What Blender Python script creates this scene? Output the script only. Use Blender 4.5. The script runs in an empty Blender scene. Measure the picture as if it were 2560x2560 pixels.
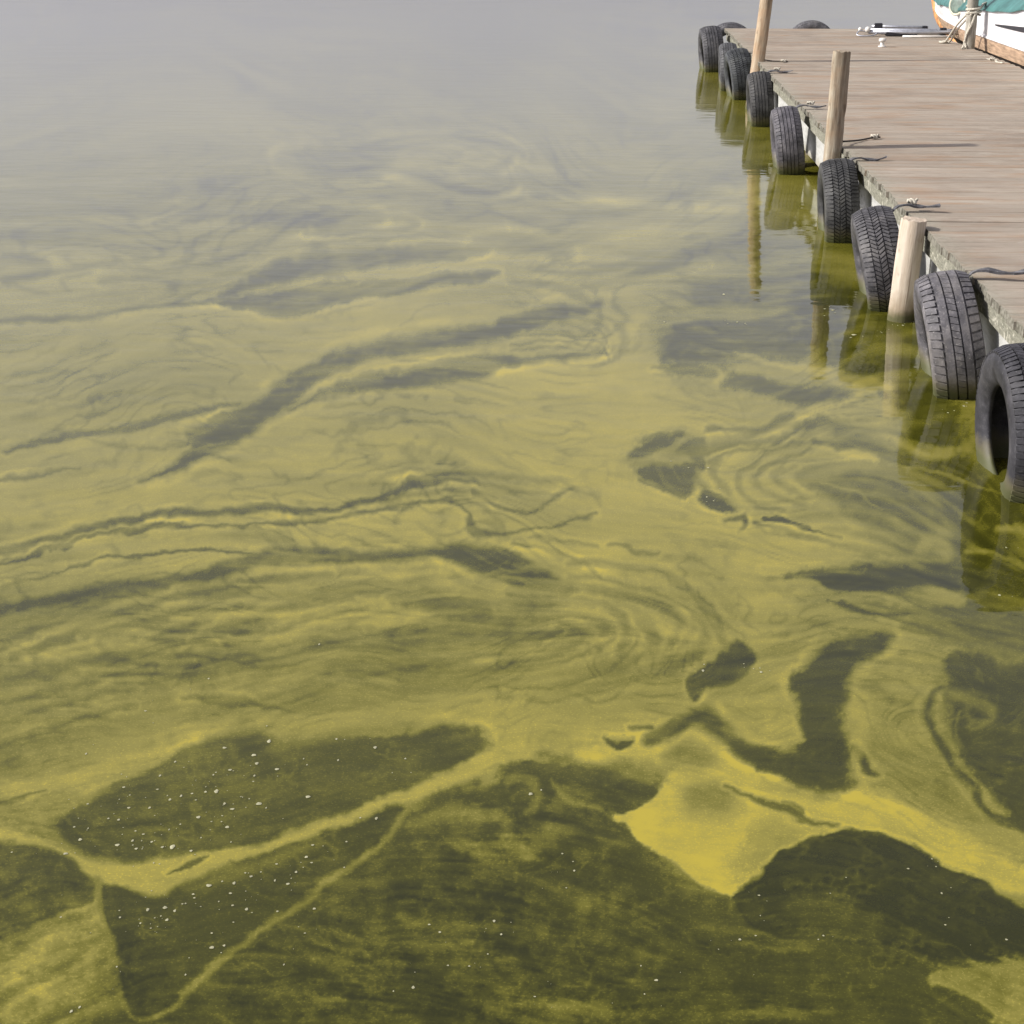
import bpy, bmesh, math, random
import numpy as np
from mathutils import Vector, Matrix

random.seed(7)
rng = np.random.default_rng(11)
R = math.radians
scene = bpy.context.scene
COL = scene.collection

# ------------------------------------------------------------------ camera
CAM_H = 1.95                     # eye height above the lake
cam_data = bpy.data.cameras.new('camera')
cam = bpy.data.objects.new('camera', cam_data)
COL.objects.link(cam)
cam_data.sensor_width = 36.0
cam_data.lens = 36.0 * 3850.0 / 2560.0
cam_data.clip_start = 0.05
cam_data.clip_end = 9000.0
cam.location = (0.0, 0.0, CAM_H)
cam.rotation_euler = (R(90.0 - 21.673), 0.0, R(2.902))
scene.camera = cam

# ------------------------------------------------------------------ sky, sun, exposure
SUN_EL, SUN_FROM = R(33.0), Vector((-1.0, -0.16, 0.0)).normalized()
world = bpy.data.worlds.new('World')
scene.world = world
world.use_nodes = True
wn, wl = world.node_tree.nodes, world.node_tree.links
wn.clear()
w_out = wn.new('ShaderNodeOutputWorld')
w_bg = wn.new('ShaderNodeBackground')
w_sky = wn.new('ShaderNodeTexSky')
w_sky.sky_type = 'NISHITA'
w_sky.sun_disc = False
w_sky.sun_elevation = SUN_EL
w_sky.sun_rotation = math.atan2(SUN_FROM.x, SUN_FROM.y)
w_sky.air_density = 1.0
w_sky.dust_density = 2.4
w_sky.ozone_density = 1.0
w_hs = wn.new('ShaderNodeHueSaturation')
w_hs.inputs['Saturation'].default_value = 0.07
w_tint = wn.new('ShaderNodeMixRGB'); w_tint.blend_type = 'MULTIPLY'; w_tint.inputs[0].default_value = 1.0
w_tint.inputs[2].default_value = (0.985, 0.968, 1.10, 1)
w_bg.inputs['Strength'].default_value = 0.14
wl.new(w_sky.outputs[0], w_hs.inputs['Color'])
wl.new(w_hs.outputs[0], w_tint.inputs[1])
wl.new(w_tint.outputs[0], w_bg.inputs['Color'])
wl.new(w_bg.outputs[0], w_out.inputs['Surface'])

sun_data = bpy.data.lights.new('sun', 'SUN')
sun_data.energy = 4.3
sun_data.angle = R(1.6)      # a hazy sun
sun_data.color = (1.0, 0.95, 0.87)
sun = bpy.data.objects.new('sun', sun_data)
COL.objects.link(sun)
sun_dir = -(SUN_FROM * math.cos(SUN_EL) + Vector((0, 0, math.sin(SUN_EL))))
sun.rotation_euler = sun_dir.to_track_quat('-Z', 'Y').to_euler()
sun.location = (-20, -4, 14)

scene.view_settings.view_transform = 'Standard'
scene.view_settings.look = 'None'
scene.view_settings.gamma = 1.0
scene.view_settings.use_curve_mapping = False
scene.view_settings.exposure = 0.42

# ------------------------------------------------------------------ small helpers
def link(name, mesh, parent=None, loc=(0, 0, 0), rot=(0, 0, 0)):
    o = bpy.data.objects.new(name, mesh)
    COL.objects.link(o)
    o.location = loc
    o.rotation_euler = rot
    if parent is not None:
        o.parent = parent
    return o

def thing(name, label, cat, loc=(0, 0, 0), rot=(0, 0, 0), group=None, mesh=None):
    o = link(name, mesh, None, loc, rot)
    o['label'] = label
    o['category'] = cat
    if group:
        o['group'] = group
    return o

def to_mesh(bm, name, mat, smooth=False):
    bmesh.ops.recalc_face_normals(bm, faces=bm.faces)
    me = bpy.data.meshes.new(name)
    bm.to_mesh(me)
    bm.free()
    if mat:
        me.materials.append(mat)
    if smooth:
        me.polygons.foreach_set('use_smooth', [True] * len(me.polygons))
    me.update()
    return me

def add_box(bm, x0, x1, y0, y1, z0, z1):
    vs = [bm.verts.new((x, y, z)) for x in (x0, x1) for y in (y0, y1) for z in (z0, z1)]
    for f in ((0, 1, 3, 2), (4, 6, 7, 5), (0, 4, 5, 1), (2, 3, 7, 6), (0, 2, 6, 4), (1, 5, 7, 3)):
        bm.faces.new([vs[i] for i in f])
    return vs

def catmull(pts, n=6, closed=False):
    P = [np.array(p, float) for p in pts]
    if len(P) < 3 and not closed:
        return [P[0] + (P[-1] - P[0]) * k / n for k in range(n + 1)]
    m = len(P)
    out = []
    for i in range(m if closed else m - 1):
        if closed:
            a, b, c, d = P[(i - 1) % m], P[i], P[(i + 1) % m], P[(i + 2) % m]
        else:
            a, b, c, d = P[max(i - 1, 0)], P[i], P[i + 1], P[min(i + 2, m - 1)]
        for k in range(n):
            t = k / n
            out.append(0.5 * (2 * b + (c - a) * t + (2 * a - 5 * b + 4 * c - d) * t * t + (3 * b - a - 3 * c + d) * t ** 3))
    if not closed:
        out.append(P[-1])
    return out

def add_tube(bm, pts, rad, seg=8, cap=True):
    """a tube along pts; rad is a number or one number per point"""
    pts = [Vector(p) for p in pts]
    rings = []
    side = None
    for i, p in enumerate(pts):
        d = (pts[min(i + 1, len(pts) - 1)] - pts[max(i - 1, 0)])
        d = d.normalized() if d.length > 1e-9 else Vector((0, 0, 1))
        if side is None:
            side = d.cross(Vector((0, 0, 1)))
            if side.length < 1e-3:
                side = d.cross(Vector((0, 1, 0)))
        side = (side - d * side.dot(d)).normalized()
        oth = d.cross(side)
        r = rad[i] if hasattr(rad, '__len__') else rad
        rings.append([bm.verts.new(p + (side * math.cos(2 * math.pi * k / seg) + oth * math.sin(2 * math.pi * k / seg)) * r) for k in range(seg)])
    for a, b in zip(rings, rings[1:]):
        for k in range(seg):
            bm.faces.new((a[k], a[(k + 1) % seg], b[(k + 1) % seg], b[k]))
    if cap:
        bm.faces.new(rings[0])
        bm.faces.new(rings[-1])

# ------------------------------------------------------------------ materials
class Mat:
    def __init__(self, name):
        self.m = bpy.data.materials.new(name)
        self.m.use_nodes = True
        self.t = self.m.node_tree
        self.b = self.t.nodes['Principled BSDF']
    def n(self, kind, **kw):
        nd = self.t.nodes.new(kind)
        for k, v in kw.items():
            if hasattr(nd, k):
                setattr(nd, k, v)
            else:
                nd.inputs[k].default_value = v
        return nd
    def l(self, a, b):
        self.t.links.new(a, b)
    def noise(self, vec, scale, detail=4.0, rough=0.55, stretch=None):
        if stretch:
            mp = self.n('ShaderNodeMapping')
            mp.inputs['Scale'].default_value = stretch
            self.l(vec, mp.inputs['Vector'])
            vec = mp.outputs[0]
        nd = self.n('ShaderNodeTexNoise', Scale=scale, Detail=detail, Roughness=rough)
        self.l(vec, nd.inputs['Vector'])
        return nd.outputs['Fac']
    def ramp(self, fac, *stops):
        nd = self.n('ShaderNodeValToRGB')
        el = nd.color_ramp.elements
        while len(el) < len(stops):
            el.new(0.5)
        for e, (p, c) in zip(el, stops):
            e.position = p
            e.color = (c, c, c, 1) if not hasattr(c, '__len__') else (*c, 1)
        self.l(fac, nd.inputs[0])
        return nd.outputs[0]
    def mix(self, fac, a, b, mode='MIX'):
        nd = self.n('ShaderNodeMixRGB', blend_type=mode)
        for s, v in ((nd.inputs[0], fac), (nd.inputs[1], a), (nd.inputs[2], b)):
            if hasattr(v, 'links') or hasattr(v, 'is_output'):
                self.l(v, s)
            elif hasattr(v, '__len__'):
                s.default_value = (*v, 1)
            else:
                s.default_value = v
        return nd.outputs[0]
    def math(self, op, a, b=None, clamp=False):
        nd = self.n('ShaderNodeMath', operation=op, use_clamp=clamp)
        for s, v in ((nd.inputs[0], a), (nd.inputs[1], b)):
            if v is None:
                continue
            if hasattr(v, 'is_output'):
                self.l(v, s)
            else:
                s.default_value = v
        return nd.outputs[0]
    def bump(self, h, strength, dist):
        nd = self.n('ShaderNodeBump', Strength=strength, Distance=dist)
        self.l(h, nd.inputs['Height'])
        self.l(nd.outputs[0], self.b.inputs['Normal'])
    def set(self, color=None, rough=None, spec=None, metal=None):
        for key, v in (('Base Color', color), ('Roughness', rough), ('Specular IOR Level', spec), ('Metallic', metal)):
            if v is None:
                continue
            s = self.b.inputs[key]
            if hasattr(v, 'is_output'):
                self.l(v, s)
            elif hasattr(v, '__len__'):
                s.default_value = (*v, 1)
            else:
                s.default_value = v

def obj_vec(M):
    return M.n('ShaderNodeTexCoord').outputs['Object']

def world_z(M):
    g = M.n('ShaderNodeNewGeometry')
    s = M.n('ShaderNodeSeparateXYZ')
    M.l(g.outputs['Position'], s.inputs[0])
    return g.outputs['Position'], s.outputs

def plain(name, color, rough=0.7, var=0.12, scale=12.0, spec=0.3, metal=0.0, bump=0.0, stretch=None):
    M = Mat(name)
    v = obj_vec(M)
    f = M.noise(v, scale, 5.0, 0.6, stretch)
    lo = [c * (1 - 2 * var) for c in color]
    hi = [min(1, c * (1 + 2 * var)) for c in color]
    M.set(M.ramp(f, (0.3, lo), (0.7, hi)), rough, spec, metal)
    if bump:
        M.bump(f, bump, 0.004)
    return M.m

def waterline_stain(M, color, pos, xyz, top=0.10, stain=(0.20, 0.17, 0.085), weed=(0.055, 0.06, 0.02)):
    """dried mud and weed left on anything that stands in the lake"""
    wob = M.math('MULTIPLY', M.noise(pos, 22.0, 4.0), 0.09)
    z = M.math('SUBTRACT', xyz[2], wob)
    k = M.ramp(z, (0.0, 1.0), (max(top - 0.045, 0.01), 0.0))
    c = M.mix(M.math('MULTIPLY', k, 0.8), color, stain)
    k2 = M.ramp(M.math('SUBTRACT', xyz[2], M.math('MULTIPLY', wob, 0.45)), (0.005, 1.0), (0.05, 0.0))
    return M.mix(M.math('MULTIPLY', k2, 0.85), c, weed)

def plank_material():
    M = Mat('deck_plank')
    v = obj_vec(M)
    info = M.n('ShaderNodeObjectInfo')
    off = M.n('ShaderNodeVectorMath', operation='ADD')
    mul = M.n('ShaderNodeVectorMath', operation='SCALE'); mul.inputs['Scale'].default_value = 37.0
    comb = M.n('ShaderNodeCombineXYZ')
    M.l(info.outputs['Random'], comb.inputs[0]); M.l(info.outputs['Random'], comb.inputs[1])
    M.l(comb.outputs[0], mul.inputs[0]); M.l(v, off.inputs[0]); M.l(mul.outputs[0], off.inputs[1])
    vv = off.outputs[0]
    grain = M.noise(vv, 3.0, 6.0, 0.65, (1.2, 34.0, 20.0))
    fine = M.noise(vv, 3.0, 5.0, 0.7, (1.0, 110.0, 40.0))
    blot = M.noise(vv, 2.2, 4.0, 0.55, (0.9, 3.0, 1.0))
    c = M.ramp(grain, (0.25, (0.190, 0.153, 0.118)), (0.5, (0.296, 0.252, 0.199)), (0.75, (0.350, 0.302, 0.244)))
    c = M.mix(M.math('MULTIPLY', M.ramp(blot, (0.5, 0.0), (0.66, 1.0)), 0.65), c, (0.28, 0.185, 0.115))
    c = M.mix(M.math('MULTIPLY', M.ramp(fine, (0.54, 0.0), (0.70, 1.0)), 0.6), c, (0.14, 0.105, 0.08))
    tone = M.ramp(info.outputs['Random'], (0.0, 0.88), (0.5, 0.98), (1.0, 1.06))
    c = M.mix(1.0, c, tone, 'MULTIPLY')
    # old stains and worn places running over several boards
    st = M.noise(M.n('ShaderNodeNewGeometry').outputs['Position'], 1.3, 6.0, 0.65, (1.0, 1.6, 1.0))
    c = M.mix(M.math('MULTIPLY', M.ramp(st, (0.50, 0.0), (0.64, 1.0)), 0.45), c, (0.16, 0.125, 0.095))
    st2 = M.noise(M.n('ShaderNodeNewGeometry').outputs['Position'], 3.1, 5.0, 0.7, (0.8, 2.4, 1.0))
    c = M.mix(M.math('MULTIPLY', M.ramp(st2, (0.58, 0.0), (0.70, 1.0)), 0.5), c, (0.40, 0.36, 0.30))
    # bleached, lichen covered strip along the water edge
    pos, xyz = world_z(M)
    edge = M.math('ADD', xyz[0], M.math('MULTIPLY', M.noise(pos, 9.0, 4.0), 0.35))
    ek = M.ramp(M.math('SUBTRACT', edge, 1.66), (0.10, 1.0), (0.30, 0.0))
    lich = M.ramp(M.noise(pos, 40.0, 4.0), (0.35, (0.20, 0.20, 0.15)), (0.6, (0.31, 0.295, 0.235)))
    c = M.mix(M.math('MULTIPLY', ek, 0.6), c, lich)
    gn = M.n('ShaderNodeNewGeometry'); sn = M.n('ShaderNodeSeparateXYZ'); M.l(gn.outputs['Normal'], sn.inputs[0])
    endk = M.ramp(M.math('MULTIPLY', sn.outputs[0], -1.0), (0.5, 0.0), (0.8, 1.0))      # grey end grain
    endc = M.ramp(M.noise(pos, 45.0, 4.0), (0.35, (0.085, 0.08, 0.06)), (0.65, (0.20, 0.19, 0.155)))
    c = M.mix(endk, c, endc)
    M.set(c, 0.85, 0.2)
    M.bump(M.math('ADD', grain, M.math('MULTIPLY', fine, 0.6)), 0.5, 0.004)
    return M.m

def beam_material():
    M = Mat('weathered_beam')
    pos, xyz = world_z(M)
    a = M.noise(pos, 6.0, 6.0, 0.7, (1.0, 3.0, 14.0))
    b = M.noise(pos, 30.0, 4.0, 0.6)
    c = M.ramp(a, (0.3, (0.10, 0.10, 0.075)), (0.55, (0.19, 0.185, 0.145)), (0.75, (0.33, 0.31, 0.25)))
    c = M.mix(M.math('MULTIPLY', M.ramp(b, (0.58, 0.0), (0.66, 1.0)), 0.6), c, (0.46, 0.44, 0.36))
    M.set(c, 0.9, 0.15)
    M.bump(a, 0.6, 0.006)
    return M.m

def fascia_material():
    M = Mat('fascia_board')
    pos, xyz = world_z(M)
    a = M.noise(pos, 5.0, 6.0, 0.7, (1.0, 1.5, 9.0))
    b = M.noise(pos, 26.0, 5.0, 0.65)
    c = M.ramp(a, (0.3, (0.28, 0.28, 0.26)), (0.6, (0.40, 0.40, 0.375)))
    c = M.mix(M.math('MULTIPLY', M.ramp(b, (0.58, 0.0), (0.7, 1.0)), 0.5), c, (0.24, 0.23, 0.18))
    c = waterline_stain(M, c, pos, xyz, 0.17)
    M.set(c, 0.85, 0.2)
    M.bump(b, 0.4, 0.004)
    return M.m

def post_material(name, light, mid, dark, base):
    M = Mat(name)
    v = obj_vec(M)
    pos, xyz = world_z(M)
    a = M.noise(v, 5.0, 6.0, 0.65, (7.0, 7.0, 0.7))
    b = M.noise(v, 4.0, 4.0, 0.6, (1.0, 1.0, 1.6))
    c = M.ramp(a, (0.28, dark), (0.47, mid), (0.68, light))
    c = M.mix(M.math('MULTIPLY', M.ramp(b, (0.48, 0.0), (0.62, 1.0)), 0.5), c, base)
    c = M.mix(M.math('MULTIPLY', M.ramp(xyz[2], (0.10, 1.0), (0.55, 0.0)), 0.35), c, (0.46, 0.42, 0.34))
    cr = M.noise(v, 6.0, 5.0, 0.6, (9.0, 9.0, 0.35))
    c = M.mix(M.math('MULTIPLY', M.ramp(cr, (0.57, 0.0), (0.66, 1.0)), 0.7), c, dark)
    kn = M.noise(v, 16.0, 3.0, 0.5, (1.0, 1.0, 0.5))
    c = M.mix(M.math('MULTIPLY', M.ramp(kn, (0.64, 0.0), (0.72, 1.0)), 0.6), c, dark)
    c = waterline_stain(M, c, pos, xyz, 0.16, (0.20, 0.15, 0.09))
    M.set(c, 0.85, 0.2)
    M.bump(a, 0.7, 0.008)
    return M.m

def rubber_material():
    M = Mat('old_rubber')
    pos, xyz = world_z(M)
    info = M.n('ShaderNodeObjectInfo')
    a = M.noise(pos, 14.0, 6.0, 0.7)
    b = M.noise(pos, 70.0, 4.0, 0.6)
    c = M.ramp(a, (0.32, (0.028, 0.028, 0.030)), (0.55, (0.085, 0.083, 0.088)), (0.75, (0.20, 0.195, 0.195)))
    c = M.mix(M.math('MULTIPLY', M.ramp(b, (0.6, 0.0), (0.75, 1.0)), 0.4), c, (0.26, 0.255, 0.25))
    wear = M.noise(pos, 5.0, 6.0, 0.7)
    c = M.mix(M.math('MULTIPLY', M.ramp(wear, (0.52, 0.0), (0.66, 1.0)), 0.5), c, (0.20, 0.19, 0.175))
    rub = M.noise(pos, 110.0, 3.0, 0.6)
    c = M.mix(M.math('MULTIPLY', M.ramp(rub, (0.60, 0.0), (0.72, 1.0)), 0.55), c, (0.33, 0.32, 0.30))
    c = M.mix(1.0, c, info.outputs['Color'], 'MULTIPLY')
    c = waterline_stain(M, c, pos, xyz, 0.11, (0.115, 0.10, 0.055))
    M.set(c, 0.62, 0.35)
    M.bump(a, 0.35, 0.004)
    return M.m

M_PLANK, M_BEAM, M_FASCIA, M_RUBBER = plank_material(), beam_material(), fascia_material(), rubber_material()
M_POST_TAN = post_material('tan_post', (0.42, 0.345, 0.25), (0.29, 0.215, 0.14), (0.12, 0.085, 0.055), (0.34, 0.215, 0.125))
M_POST_GREY = post_material('grey_brown_post', (0.40, 0.355, 0.27), (0.24, 0.195, 0.14), (0.12, 0.085, 0.055), (0.30, 0.21, 0.13))
M_POST_PALE = post_material('pale_post', (0.54, 0.47, 0.38), (0.42, 0.345, 0.265), (0.20, 0.145, 0.10), (0.44, 0.37, 0.29))
M_POST_SILVER = post_material('silver_post', (0.36, 0.34, 0.29), (0.25, 0.23, 0.19), (0.11, 0.10, 0.075), (0.22, 0.20, 0.15))
M_PILE = plain('dark_pile', (0.10, 0.085, 0.06), 0.9, 0.25, 9, 0.1)
M_ROPE = plain('pale_rope', (0.42, 0.39, 0.32), 0.9, 0.2, 60, 0.1, bump=0.5)
M_DARKROPE = plain('tarry_rope', (0.05, 0.045, 0.04), 0.9, 0.25, 60, 0.1, bump=0.5)
M_ALU = plain('dull_aluminium', (0.42, 0.43, 0.46), 0.42, 0.12, 20, 0.5, 0.7)
M_BLACK = plain('black_plastic', (0.02, 0.02, 0.024), 0.5, 0.2, 20, 0.4)
M_WHITE = plain('white_plastic', (0.56, 0.54, 0.49), 0.4, 0.05, 20, 0.4)
M_HULL_WHITE = plain('white_boat_paint', (0.63, 0.62, 0.61), 0.35, 0.05, 3, 0.4)
M_HULL_WOOD = plain('bare_strake_wood', (0.36, 0.25, 0.165), 0.6, 0.24, 5, 0.3, bump=0.2, stretch=(8, 1, 8))
M_HULL_DARK = plain('dark_hull_bottom', (0.03, 0.024, 0.02), 0.7, 0.2, 5, 0.2)  # near-black tone for the hull below the bare strake
M_STEM = plain('varnished_stem', (0.48, 0.22, 0.075), 0.4, 0.3, 9, 0.4)
M_TARP = plain('teal_tarpaulin', (0.048, 0.135, 0.125), 0.55, 0.22, 5, 0.35, bump=0.8)
M_FENDER = plain('grey_green_vinyl', (0.13, 0.17, 0.14), 0.5, 0.3, 9, 0.3)
M_CREAM = plain('cream_rim', (0.50, 0.47, 0.36), 0.6, 0.1, 15, 0.3)

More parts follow.
